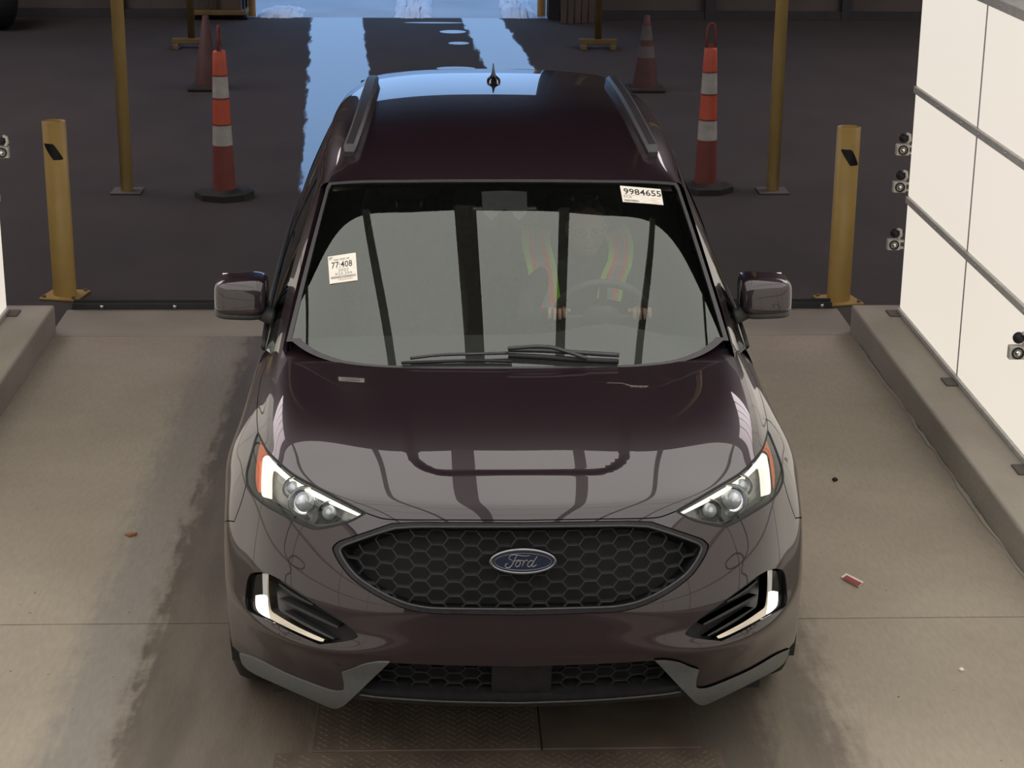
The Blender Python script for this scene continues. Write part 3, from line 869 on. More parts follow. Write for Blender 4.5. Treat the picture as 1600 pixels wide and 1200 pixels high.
# ---- headlights
def headlight(s):
    hl = inset(head_loop, 0.03)
    # bowl: wall from the outline back, dark bezel floor
    body = patch(NOSE, hl, (), 0.1, -0.055, 0, s).build('headlight', M['lamp_grey'], car)
    ribbon(world_loop(NOSE, densify(hl, .08), -0.001, s), world_loop(NOSE, densify(hl, .08), -0.055, s)).build('housing_wall', M['gloss_black'], body)
    def sub(name, segs, off, th, mat, n=5):
        return patch(NOSE, loop_px(NOSE, segs, n), (), 0.06, off, th, s).build(name, mat, body)
    sub('amber_marker', [[(404, 682), (410, 694), (415, 703)], [(415, 703), (407, 706), (403, 715), (401, 735), (399, 768)], [(399, 768), (396, 760), (394.5, 745), (396, 722), (400, 700), (404, 682)]], -0.012, 0.02, M['amber'])
    # running light: upright and long sweep along the upper edge
    sub('running_light', [[(406, 712), (411, 707.5), (418, 707.5)], [(418, 707.5), (440, 728), (463, 746.5), (505, 768.5), (545, 790.5), (566, 801.5)], [(566, 801.5), (558, 804), (540, 797), (503, 778), (462, 756), (436, 739), (421, 727), (416, 728)], [(416, 728), (413, 745), (411.5, 776)], [(411.5, 776), (403, 771), (403, 740), (406, 712)]], -0.014, 0.02, M['drl'])
    lt = [(x, y) for x, y in spline([(416, 786), (447, 803), (480, 819), (497, 822), (520, 818), (545, 811)], 4)]
    sub('lower_trim', [lt, [lt[-1], (lt[-1][0] - 6, lt[-1][1] - 4)], [(x - 1, y - 5) for x, y in lt[::-1]][1:-1], [(lt[0][0], lt[0][1] - 5), lt[0]]], -0.028, 0.02, M['lamp_dark'], 1)
    sub('inner_divider', [[(490, 786), (498, 780)], [(498, 780), (494, 800), (484, 816)], [(484, 816), (478, 812)], [(478, 812), (490, 786)]], -0.022, 0.02, M['lamp_dark'], 3)
    for k, (px, py, r, dep, mt) in enumerate(((452, 756, .036, -.026, 'chrome'), (468, 780, .050, -.026, 'chrome'), (506, 797, .036, -.030, 'chrome'))):
        u, v = NOSE.px(px, py); c = NOSE.P(np.array(u), np.array(v)) + NOSE.Nn(np.array(u), np.array(v)) * dep
        c[0] *= s
        q = Matrix.Rotation(R(90 - 12), 4, 'X'); q = Matrix.Rotation(R(-8 * s), 4, 'Z') @ q
        bowl = MB().lathe([(r, 0.006), (r * 1.03, 0.0), (r * .92, -0.002), (r * .8, -.012), (r * .55, -.024), (r * .2, -.03), (0, -.03)], tuple(c), 28, q, False).build('reflector', M['dark_chrome'] if k == 2 else M['chrome'], body)
        MB().lathe([(r * .62, -.012), (r * .6, .004), (r * .45, .016), (r * .22, .023), (0, .025)], tuple(c), 24, q, False).build('projector_lens', M['proj'], bowl)
        if k < 2:
            MB().lathe([(r * .30, -.010), (r * .2, -.002), (0, 0)], tuple(c), 12, q, False).build('bulb', M['bulb'], bowl)
    patch(NOSE, inset(head_loop, 0.035), (), 0.08, -0.003, 0, s).build('headlight_lens', M['lens'], body)
    MB().tube(world_loop(NOSE, densify(inset(head_loop, 0.0), .08), -0.006, s), 0.007, 6, True).build('headlight_seal', M['gap'], body)
M['lamp_dark'] = principled('lamp_dark_trim', (0.05, 0.052, 0.05), 0.3)
M['proj'] = principled('projector_glass', (0.55, 0.58, 0.62), 0.05, 0.3)
M['bulb'] = emissive('bulb_glow', (0.85, 0.88, 1.0), 2.0)
both(headlight)

# ---- fog lamp pods
def fog(s):
    fl = inset(fog_loop, 0.008)
    pod = patch(NOSE, fl, (), 0.08, -0.05, 0, s).build('fog_lamp_pod', M['black'], car)
    ribbon(world_loop(NOSE, densify(fl, .06), -0.001, s), world_loop(NOSE, densify(fl, .06), -0.05, s)).build('pod_wall', M['gloss_black'], pod)
    def sub(name, segs, off, th, mat, n=4):
        return patch(NOSE, loop_px(NOSE, segs, n), (), 0.05, off, th, s).build(name, mat, pod)
    sub('pod_bezel', [[(388, 900), (396, 898), (404, 898)], [(404, 898), (406, 930)], [(406, 930), (394, 930)], [(394, 930), (392, 945), (400, 958), (421, 968)], [(421, 968), (395, 957), (387, 946), (386, 925), (388, 900)]], -0.014, 0.03, M['gloss_black'])
    sub('fog_lamp', [[(394, 931), (405, 930), (413.5, 933)], [(413.5, 933), (420, 967)], [(420, 967), (408, 962), (397, 953), (394, 942), (394, 931)]], -0.012, 0.02, M['lamp_on'])
    sub('light_strip', [[(405.5, 896.5), (416.5, 897)], [(416.5, 897), (418, 930), (421, 950)], [(421, 950), (415, 938), (413.5, 932)], [(413.5, 932), (406.5, 929)], [(406.5, 929), (405.5, 896.5)]], -0.010, 0.02, M['strip_on'])
    sub('chrome_blade', [[(417.5, 897.5), (419.5, 898)], [(419.5, 898), (420, 925), (423, 950), (427, 957)], [(427, 957), (462, 978), (507, 999)], [(507, 999), (500, 1002), (463, 987), (422, 967)], [(422, 967), (419, 945), (417.5, 897.5)]], 0.0, 0.03, M['blade'])
    for k, (a, b) in enumerate((([(433, 907), (470, 930), (552, 985)], 4.0), ([(430, 913), (455, 930), (484, 946)], 4.0), ([(431, 936), (470, 955), (524, 981)], 4.5), ([(437, 956), (470, 974), (517, 997)], 3.5))):
        a = np.array(a, float)
        up = spline([tuple(p) for p in a], 4); lo = [(x - 1.0, y + b * (0.5 + .5 * math.sin(PI * i / (len(up) - 1)))) for i, (x, y) in enumerate(up)]
        sub('fin', [up, [up[-1], lo[-1]], lo[::-1], [lo[0], up[0]]], -0.016, 0.03, M['dark_satin'], 1)
M['strip_on'] = emissive('strip_light', (0.95, 0.93, 0.85), 0.22)
M['blade'] = principled('satin_chrome', (0.78, 0.72, 0.62), 0.22, 1.0)
both(fog)

# ---- grey skid trim, lower grille, lip
def skid(s):
    segs = [[(376, 1020), (403, 1029), (447, 1051), (490, 1068), (516, 1077), (530, 1079), (538, 1077)], [(538, 1077), (538.5, 1066), (535, 1049)], [(535, 1049), (551, 1044), (568, 1037), (590, 1033), (609, 1033)],
            [(609, 1033), (590, 1051), (564, 1077), (541, 1098), (533, 1103)], [(533, 1103), (526, 1105), (518, 1104), (508, 1100)], [(508, 1100), (490, 1092), (436, 1068), (399, 1051), (382, 1038), (376, 1020)]]
    patch(NOSE, loop_px(NOSE, segs, 4), (), 0.06, 0.006, 0.06, s).build('skid_trim', M['satin'], car)
both(skid)
low_loop = loop_px(NOSE, [[(815, 1040), (700, 1039), (606, 1036)], [(606, 1036), (590, 1054), (562, 1080)], [(562, 1080), (600, 1086), (700, 1092), (815, 1095)]], 5, True)
lg = patch(NOSE, low_loop, (), 0.15, -0.07).build('lower_grille', M['gap'], car)
lattice(low_loop, -0.035, 'lower_grille_mesh', lg, z0=0.02, skip=lambda x, z: x > -0.088)
lattice(low_loop, -0.035, 'lower_grille_mesh', lg, z0=0.02, skip=lambda x, z: x < 0.088)
plate_loop = loop_px(NOSE, [[(815, 1041), (769, 1041)], [(769, 1041), (768, 1088)], [(768, 1088), (815, 1089)]], 3, True)
patch(NOSE, plate_loop, (), 0.1, -0.02, 0.03).build('sensor_cover', M['black'], lg)
lip_loop = loop_px(NOSE, [[(815, 1090), (700, 1087), (600, 1081), (566, 1076)], [(566, 1076), (548, 1094)], [(548, 1094), (600, 1098), (700, 1104), (815, 1106)]], 4, True)
patch(NOSE, lip_loop, (), 0.1, -0.004, 0.12).build('lower_lip', M['black'], car)
MB().tube(world_loop(NOSE, [NOSE.px(x, y) for x, y in spline([(562, 1085), (600, 1090), (700, 1096), (812, 1098)], 6)] + [(-a, b) for a, b in [NOSE.px(x, y) for x, y in spline([(562, 1085), (600, 1090), (700, 1096), (806, 1098)], 6)]][::-1], 0.001), 0.004, 6).build('lip_bead', M['dark_satin'], car)

# ---- windshield, roof, pillars
def uvrect(u0, v0, u1, v1): return [(u0, v0), (u1, v0), (u1, v1), (u0, v1)]
WS_LOW = [(795, 578), (700, 578), (640, 577), (600, 576), (545, 571), (505, 561), (478, 549), (457, 534)]
WS_LOW2 = [(795, 573), (700, 573), (640, 572), (600, 571), (547, 565.5), (510, 555), (486, 543), (469, 529)]
def ws_poly(low, us, vt):
    a = [WS.px(*p) for p in spline(low, 4)]; a[0] = (0.0, a[0][1])
    h = [p for p in a if p[0] < us - .04]
    h += [(us, a[-1][1])] + [(us, v) for v in np.arange(.5, 2.6, .25) if v > a[-1][1] + .1] + [(us, vt - .08), (us - .1, vt), (3.5, vt), (2, vt), (0, vt)]
    return h + [(-p, q) for p, q in reversed(h[1:-1])]
glass = patch(WS, ws_poly(WS_LOW, 4.95, 2.985), (), 0.12).build('windshield', M['windshield'], car)
patch(WS, ws_poly(WS_LOW, 5.0, 3.0), [ws_poly(WS_LOW2, 4.78, 2.955)], 0.1, 0.002, 0.01).build('windshield_trim', M['trim_black'], car)
roof = patch(ROOF, uvrect(-6, 0.03, 6, 6), (), 0.12, 0, 0.02).build('roof', M['paint'], car)
def side(s):
    pil = patch(SIDE, uvrect(0, 0, 1, 9), (), 0.12, 0, 0.015, s).build('pillar_rail', M['paint'], car)
    g = patch(SIDE, uvrect(1.02, 0.12, 3, 9), (), 0.12, -0.004, 0, s).build('side_window', M['side_glass'], car)
    for k in (3.9, 6.2):
        patch(SIDE, uvrect(1.0, k, 3, k + .22), (), 0.12, -0.001, 0.01, s).build('window_pillar', M['gloss_black'], g)
    A = world_loop(SIDE, [(3, v) for v in np.linspace(0, 9, 40)], 0.004, s)
    MB().tube(A, 0.011, 6).build('belt_moulding', M['black'], g)
    # body side: doors and quarter panel, rear arch cut out
    hole = []
    for a in np.arange(0, 360, 12):
        hole.append(BODY.hit((2.0, 3.82 + .43 * math.cos(R(a)), max(.375 + .43 * math.sin(R(a)), .26)), (-1, 0, 0)))
    lines = (0, 3.15, 4.75, 9)
    for k, nm in enumerate(('front_door', 'rear_door', 'rear_quarter')):
        v0, v1 = lines[k] + (.012 if k else 0), lines[k + 1] - .012
        d = patch(BODY, uvrect(0, v0, 4, v1), [hole] if k == 2 and min(h[1] for h in hole) > v0 + .02 else (), 0.15, 0, 0.02, s).build(nm, M['paint'], car)
        if k < 2:
            yh = (2.42, 3.35)[k]
            u, v = BODY.hit((2, yh, .93), (-1, 0, 0)); c = BODY.P(np.array(u), np.array(v))
            pts = [(s * (c[0] + w), c[1] - .10 + .05 * i, c[2] - .004 * i) for i, w in enumerate((0, .034, .038, .034, 0))]
            MB().tube(pts, [.010, .013, .013, .013, .010], 8).build('door_handle', M['paint'], d)
    for v in lines[1:3]: MB().tube(world_loop(BODY, [(u, v) for u in np.linspace(0, 4, 12)], -.018, s), .012, 6).build('door_seal', M['gap'], car)
    MB().box(min(.80 * s, .93 * s), max(.80 * s, .93 * s), 1.42, 3.35, .20, .27).build('sill', M['black'], car)
both(side)
# tail: hatch glass and gate between roof edge and bumper
tg = MB()
ribbon([(x, 4.42 - .10 * abs(x) ** 2, 1.575 - .12 * abs(x) ** 2) for x in np.linspace(-.63, .63, 15)], [(x * 1.25, 4.70 - .25 * abs(x) ** 2, 1.09) for x in np.linspace(-.63, .63, 15)], tg, False)
tg.build('rear_window', M['side_glass'], car)
# roof rails and aerial
def rail(s):
    pts = [ROOF.px(x, y) for x, y in spline([(549, 244), (562, 205), (574, 165), (586, 128)], 6)]
    W = world_loop(ROOF, pts, 0.032, s); n = len(W)
    mb = MB()
    prof = [(-.024, -.035), (-.026, .0), (-.015, .010), (.015, .010), (.026, .0), (.024, -.035)]
    vs = []; fs = []; k = len(prof)
    for i, p in enumerate(W):
        t = W[min(i + 1, n - 1)] - W[max(i - 1, 0)]; t /= np.linalg.norm(t); sdv = np.cross(t, (0, 0, 1)); sdv /= np.linalg.norm(sdv); up = np.cross(sdv, t)
        e = 0.25 if i in (0, n - 1) else 1.0
        for a, b in prof: vs.append(p + sdv * a * (0.75 if i in (0, n - 1) else 1) + up * (b if e == 1 else min(b, -.012)))
    for i in range(n - 1):
        for j in range(k - 1): fs.append((i * k + j, i * k + j + 1, (i + 1) * k + j + 1, (i + 1) * k + j))
    fs += [tuple(range(k)), tuple((n - 1) * k + j for j in range(k))]
    mb.add(vs, fs); mb.build('roof_rail', M['trim_black'], car, smooth=True, autosmooth=35)
both(rail)
ua, va = ROOF.px(762, 128); ca = ROOF.P(np.array(0.0), np.array(va))
mb = MB(); vs = []; fs = []
for k, (z, l, w, dy) in enumerate(((-.01, .09, .033, 0), (.012, .080, .029, .004), (.022, .062, .014, .02), (.035, .045, .007, .036), (.062, .022, .0035, .05), (.075, .004, .0015, .058))):
    for i in range(16):
        a = 2 * PI * i / 16; vs.append((w * math.sin(a), ca[1] + dy + l * math.cos(a), ca[2] + z))
    if k: fs += [((k - 1) * 16 + i, (k - 1) * 16 + (i + 1) % 16, k * 16 + (i + 1) % 16, k * 16 + i) for i in range(16)]
fs.append(tuple(80 + i for i in range(16)))
mb.add(vs, fs, True); mb.build('roof_aerial', M['gloss_black'], car)

# ---- door mirrors
def superell(c, a, e=0.5, n=28, m=18, zlo=-1, zhi=1, shape=None):
    def f(w, k): return math.copysign(abs(w) ** k, w)
    vs = []; fs = []
    for j in range(m + 1):
        ph = -PI / 2 + PI * j / m
        for i in range(n):
            th = 2 * PI * i / n
            p = [a[0] * f(math.cos(ph), e) * f(math.cos(th), e), a[1] * f(math.cos(ph), e) * f(math.sin(th), e), a[2] * f(math.sin(ph), e)]
            if shape: p = shape(p)
            vs.append((c[0] + p[0], c[1] + p[1], c[2] + p[2]))
    for j in range(m):
        for i in range(n): fs.append((j * n + i, j * n + (i + 1) % n, (j + 1) * n + (i + 1) % n, (j + 1) * n + i))
    return MB().add(vs, fs, True)
def mirror(s):
    c = (0.988 * s, 1.79, 1.135)
    def sh(p):
        x, y, z = p; t = (x * s + .1) / .2
        z2 = z * (1.0 - .22 * max(0, t - .35)) - .010 * (t - .5)
        return [x, y + .035 * t * 1.0 + .012 * (z / .07), z2]
    house = superell(c, (.101, .085, .072), .42, shape=sh).build('door_mirror', M['paint'], car)
    superell((c[0] + .001 * s, c[1] + .004, c[2] - .052), (.103, .086, .036), .5, shape=sh).build('mirror_base', M['dark_satin'], house)
    mb = MB().tube([(.80 * s, 1.70, 1.055), (.86 * s, 1.72, 1.062), (.92 * s, 1.765, 1.076), (.96 * s, 1.79, 1.09)], [.034, .03, .028, .03], 10)
    mb.build('mirror_arm', M['black'], house)
    MB().bbox(c[0] - .08, c[0] + .08, c[1] + .115, c[1] + .122, c[2] - .05, c[2] + .055, .003).build('mirror_glass', M['chrome'], house)
both(mirror)

# ---- wheels
def wheel(x, y):
    s = 1 if x > 0 else -1
    q = Matrix.Translation((x, y, .372)) @ Matrix.Rotation(s * PI / 2, 4, 'Y')
    t = MB().lathe([(.262, -.115), (.33, -.122), (.362, -.105), (.372, -.08), (.372, .08), (.362, .105), (.33, .122), (.262, .115)], (0, 0, 0), 48, q, False)
    tyre = t.build('wheel', M['rubber'], car)
    MB().lathe([(.262, -.115), (.25, -.09), (.24, .0), (.25, .09), (.266, .112), (.262, .118), (.245, .10)], (0, 0, 0), 40, q, False).build('rim', M['dark_chrome'], tyre)
    sp = MB()
    for k in range(5):
        for dd in (-.12, .12):
            a = 2 * PI * k / 5 + dd
            A = Matrix.Rotation(a, 4, 'Z')
            sp.box(.03, .25, -.018, .018, .06, .09, q @ A)
    sp.build('spokes', M['dark_chrome'], tyre)
    MB().lathe([(.07, .05), (.07, .095), (.05, .10), (0, .10)], (0, 0, 0), 20, q, False).build('hub_cap', M['black'], tyre)
    return tyre
for x in (-.825, .825):
    for y in (.97, 3.82): wheel(x, y)
MB().box(-.78, .78, .35, 4.6, .22, .34).build('underbody', M['gap'], car)
MB().box(-.52, .52, .42, 1.15, .34, .88).build('engine_bay', M['gap'], car)

# ---- general placing on a net from either half of the photo
def net_at(net, x, y, off=0.0):
    c, d = pray(x, y)
    loc = net.bvh().ray_cast(Vector(c), Vector(d))[0]
    s = 1
    if loc is None: s = -1
    u, v = net.hit(c, d) if s > 0 else net.px(x, y)
    P = (net.P(np.array(u), np.array(v)) + net.Nn(np.array(u), np.array(v)) * off) * np.array([s, 1, 1])
    return P

def text_mesh(mb, txt, mapf, x0, y0, h, width=None, bold=0.0, align='LEFT'):
    """flat letters laid through mapf(x, y) -> world"""
    cu = bpy.data.curves.new('t', 'FONT'); cu.body = txt; cu.size = 1.0; cu.offset = bold; cu.resolution_u = 2
    ob = bpy.data.objects.new('t', cu); COL.objects.link(ob)
    bpy.context.view_layer.update()
    me = bpy.data.meshes.new_from_object(ob.evaluated_get(bpy.context.evaluated_depsgraph_get()))
    v = np.array([tuple(q.co) for q in me.vertices]); f = [tuple(p.vertices) for p in me.polygons]
    bpy.data.objects.remove(ob); bpy.data.curves.remove(cu); bpy.data.meshes.remove(me)
    lo, hi = v.min(0), v.max(0); cap = 0.70
    sy = h / cap; sx = (width / (hi[0] - lo[0])) if width else sy
    mb.add([tuple(mapf(x0 + (p[0] - lo[0]) * sx, y0 + p[1] * sy)) for p in v], f)
    return sx * (hi[0] - lo[0])

M['paper'] = noisy('sticker_paper', (0.66, 0.62, 0.55), (0.72, 0.68, 0.60), 20, 0.7)
M['ink'] = principled('printed_ink', (0.02, 0.02, 0.022), 0.8)
M['ink_grey'] = principled('grey_print', (0.22, 0.21, 0.20), 0.8)
M['ink_pink'] = principled('pink_print', (0.55, 0.33, 0.28), 0.8)

def sticker(name, corners, parent):
    """corners: photo positions of top-left, top-right, bottom-right, bottom-left; returns bilinear map (0..1, 0..1 from top-left) at a lift"""
    C = [net_at(WS, *c) for c in corners]
    nrm = np.cross(C[1] - C[0], C[3] - C[0]); nrm /= np.linalg.norm(nrm)
    if nrm[1] > 0: nrm = -nrm
    def mp(lift):
        def f(a, b):
            p = C[0] * (1 - a) * (1 - b) + C[1] * a * (1 - b) + C[2] * a * b + C[3] * (1 - a) * b
            return p + nrm * lift
        return f
    f0, f1 = mp(0.0012), mp(0.0030)
    g = 6; vs = []; fs = []
    for L_, f in ((0, f0), (1, f1)):
        for j in range(g + 1):
            for i in range(g + 1): vs.append(f(i / g, j / g))
    n = (g + 1) ** 2
    for j in range(g):
        for i in range(g):
            a = j * (g + 1) + i
            fs.append((n + a, n + a + 1, n + a + g + 2, n + a + g + 1)); fs.append((a, a + g + 1, a + g + 2, a + 1))
    o = MB().add(vs, fs).build(name, M['paper'], parent)
    return o, mp(0.0036)

st, f = sticker('auction_sticker', [(512.5, 402), (556, 395.5), (559, 438.5), (515.5, 444.5)], car)
tag(st, 'white sale sticker with lot number on the passenger side of the windshield')
fl = lambda x, y: f(x, 1 - y)
mb = MB()
text_mesh(mb, '77:408', fl, 0.11, 0.535, 0.225, 0.74, 0.004); mb.build('lot_number', M['ink'], st)
mb = MB()
text_mesh(mb, 'Sale 2025 49', fl, 0.21, 0.80, 0.075, 0.55, 0.01); text_mesh(mb, '2023', fl, 0.34, 0.395, 0.095, 0.36); text_mesh(mb, 'X25,394', fl, 0.2, 0.265, 0.095, 0.62)
text_mesh(mb, 'ESP', fl, 0.03, 0.87, 0.09, 0.13, 0.015)
mb.build('small_print', M['ink_grey'], st)['kind'] = 'stuff'
def barcode(x0, x1, y0, y1, fm, o, mt):
    mb = MB(); x = x0; rnd = random.Random(3); k = (x1 - x0) / .8
    while x < x1:
        w = rnd.choice((.006, .009, .014)) * k
        mb.add([fm(x, y0), fm(x + w, y0), fm(x + w, y1), fm(x, y1)], [(0, 1, 2, 3)]); x += w + rnd.choice((.006, .010)) * k
    q = mb.build('barcode', mt, o); q['kind'] = 'stuff'; return q
barcode(.06, .94, .155, .235, fl, st, M['ink_grey'])
mb = MB()
for y in (.115, .08): mb.add([fl(.32, y), fl(.84, y), fl(.84, y + .012), fl(.32, y + .012)], [(0, 1, 2, 3)])
mb.build('printed_rule', M['ink_pink'], st)['kind'] = 'stuff'

st2, f2 = sticker('auction_sticker', [(968.5, 291), (1032, 296.5), (1036.5, 321), (973, 316)], car)
tag(st2, 'white sticker with seven digit number at the top of the windshield')
fl2 = lambda x, y: f2(x, 1 - y)
mb = MB(); text_mesh(mb, '9984655', fl2, 0.065, 0.50, 0.36, 0.92, 0.012); mb.build('stock_number', M['ink'], st2)
mb = MB(); text_mesh(mb, 'FCR', fl2, 0.05, 0.26, 0.13, 0.20); mb.build('small_print', M['ink_grey'], st2)
barcode(.04, .40, .05, .16, fl2, st2, M['ink_grey'])
mb = MB()
for x0, x1, y in ((.05, .36, .44), (.72, .95, .34), (.72, .86, .22), (.72, .92, .10)): mb.add([fl2(x0, y), fl2(x1, y), fl2(x1, y + .02), fl2(x0, y + .02)], [(0, 1, 2, 3)])
mb.build('printed_rule', M['ink_pink'], st2)['kind'] = 'stuff'

# ---- wipers
def wiper(pts, name):
    W = [net_at(WS, x, y, 0.022) for x, y in pts]
    arm = MB().tube(W, [.008] * len(W), 6).build(name, M['black'], car); return arm
a = MB().tube([net_at(WS, x, y, .018) for x, y in spline([(642, 565), (690, 560), (740, 558.5), (795, 557)], 4)], .0055, 6).build('wiper_blade', M['dark_satin'], car)
MB().tube([net_at(WS, x, y, .010) for x, y in spline([(628, 570), (690, 568), (740, 566.5), (800, 568)], 4)], .006, 6).build('wiper_rubber', M['black'], a)
b_ = MB().tube([net_at(WS, x, y, .024) for x, y in spline([(794, 554), (850, 555), (900, 558), (965, 562)], 4)], .0085, 6).build('wiper_blade', M['dark_satin'], car)
MB().tube([net_at(WS, x, y, .012) for x, y in spline([(794, 559), (850, 562), (905, 566), (965, 568.5)], 4)], .010, 6).build('wiper_rubber', M['black'], b_)
MB().tube([net_at(WS, x, y, .034) for x, y in spline([(793, 555), (830, 552), (860, 553), (885, 560), (915, 570)], 4)], .007, 6).build('wiper_arm', M['dark_satin'], b_)

# ---- cabin
M['cabin'] = noisy('cabin_black', (0.06, 0.058, 0.06), (0.075, 0.072, 0.075), 30, 0.6)
M['seat_cloth'] = noisy('seat_cloth', (0.06, 0.058, 0.06), (0.08, 0.077, 0.08), 40, 0.75)
M['headliner'] = noisy('headliner_cloth', (0.38, 0.37, 0.35), (0.44, 0.43, 0.41), 40, 0.85)
prof = [(1.06, .97), (1.10, .995), (1.40, 1.005), (1.68, 1.01), (1.76, .985), (1.80, .93), (1.78, .80), (1.72, .62)]
vs = []; fs = []; xs = np.linspace(-.76, .76, 21)
for x in xs:
    hump = .045 * math.exp(-((x - .38) / .16) ** 2)
    for k, (y, z) in enumerate(prof): vs.append((x, y + .14 * abs(x) ** 2 * (1 if k < 3 else 0), z + (hump if k in (3, 4) else hump * .4 if k == 2 else 0) - .03 * abs(x) ** 3))
n = len(prof)
for i in range(len(xs) - 1):
    for k in range(n - 1): fs.append((i * n + k, (i + 1) * n + k, (i + 1) * n + k + 1, i * n + k + 1))
dash = MB().add(vs, fs, True).build('dashboard', M['cabin'], car)
MB().bbox(-.13, .13, 1.735, 1.765, .80, .985, .01).build('centre_screen', M['gloss_black'], dash)
for x in (-.62, -.12, .12, .62): MB().bbox(x - .07, x + .07, 1.775, 1.81, .86, .92, .008).build('air_vent', M['gloss_black'], dash)
def steering():
    c = Vector((.385, 1.99, .985)); q = Matrix.Translation(c) @ Matrix.Rotation(R(-64), 4, 'X')
    ring = [q @ Vector((.182 * math.cos(a), .182 * math.sin(a), 0)) for a in np.linspace(0, 2 * PI, 40, endpoint=False)]
    w = MB().tube(ring, .016, 10, True).build('steering_wheel', M['cabin'], car)
    MB().lathe([(.075, -.03), (.075, .0), (.055, .018), (0, .022)], (0, 0, 0), 20, q).build('wheel_hub', M['cabin'], w)
    for a in (0, PI, -PI / 2):
        A = q @ Matrix.Rotation(a, 4, 'Z'); MB().bbox(.05, .178, -.016, .016, -.012, .004, .004, A).build('wheel_spoke', M['cabin'], w)
steering()
def seat(x, y, nm, w=.25, hz=1.24):
    b = superell((x, y + .12, .93), (w, .085, .33), .55, shape=lambda p: [p[0] * (1 - .25 * max(0, p[2] / .33)), p[1] + p[2] * .30, p[2]]).build(nm, M['seat_cloth'], car)
    superell((x, y - .18, .62), (w, .27, .085), .55).build('seat_cushion', M['seat_cloth'], b)
    superell((x, y + .26, hz + .145), (.13, .05, .085), .6).build('headrest', M['seat_cloth'], b)
    for d in (-.05, .05): MB().tube([(x + d, y + .245, hz - .02), (x + d, y + .26, hz + .10)], .007, 6).build('headrest_post', M['dark_chrome'], b)
seat(-.37, 2.42, 'front_seat'); seat(.37, 2.52, 'front_seat')
for x in (-.42, 0, .42): seat(x, 3.38, 'rear_seat', .21, 1.16)
MB().bbox(-.80, .80, 1.2, 4.3, .34, .42, .02).build('cabin_floor', M['cabin'], car)
# headliner and rear trim keep the cabin dark
lin = patch(ROOF, uvrect(-5.6, 0.1, 5.6, 5.8), (), 0.4, -0.045).build('headliner', M['headliner'], car)
for s in (-1, 1):
    patch(SIDE, uvrect(0.1, 0.3, .95, 8.8), (), 0.3, -0.03, 0, s).build('pillar_trim', M['cabin'], lin)
patch(BODY, uvrect(0, 0.3, 4, 8.9), (), 0.4, -0.05, 0, 1).build('door_card', M['cabin'], car)
patch(BODY, uvrect(0, 0.3, 4, 8.9), (), 0.4, -0.05, 0, -1).build('door_card', M['cabin'], car)
# sensor cover and mirror behind the glass
def plate(pts, off, mat, name, th=0.01):
    lp = [WS.px(*p) if p[0] < 790 else None for p in pts]
    return lp
sens = [(0.0, 2.86), (.42, 2.84), (.40, 2.50), (.24, 2.36), (.10, 2.52), (0, 2.55)]
patch(WS, sens + [(-a, b) for a, b in reversed(sens[1:-1])], (), 0.08, -0.012, 0.05).build('sensor_housing', M['cabin'], car)
MB().bbox(-.13, .13, 1.83, 1.86, 1.40, 1.465, .012).build('rear_view_mirror', M['gloss_black'], car)

# ------------------------------------------------------------------ driver behind the wheel
def skin_mesh(name, chain, mat, parent, levels=2):
    """chain: dict name -> (pos, radius), edges list; body grown with Skin + Subdivision"""
    nodes, edges, root = chain
    keys = list(nodes); idx = {k: i for i, k in enumerate(keys)}
    me = bpy.data.meshes.new(name)
    me.from_pydata([nodes[k][0] for k in keys], [(idx[a], idx[b]) for a, b in edges], [])
    o = bpy.data.objects.new(name, me); COL.objects.link(o)
    sk = o.modifiers.new('skin', 'SKIN'); sk.use_smooth_shade = True
    sv = me.skin_vertices[0].data
    for k in keys:
        r = nodes[k][1]; sv[idx[k]].radius = (r, r) if not isinstance(r, tuple) else r
        sv[idx[k]].use_root = (k == root)
    sb = o.modifiers.new('sub', 'SUBSURF'); sb.levels = levels; sb.render_levels = levels
    bpy.context.view_layer.update()
    m2 = bpy.data.meshes.new_from_object(o.evaluated_get(bpy.context.evaluated_depsgraph_get()))
    m2.name = name
    bpy.data.objects.remove(o); bpy.data.meshes.remove(me)
    m2.materials.clear()
    return link(name, m2, mat, parent, True)

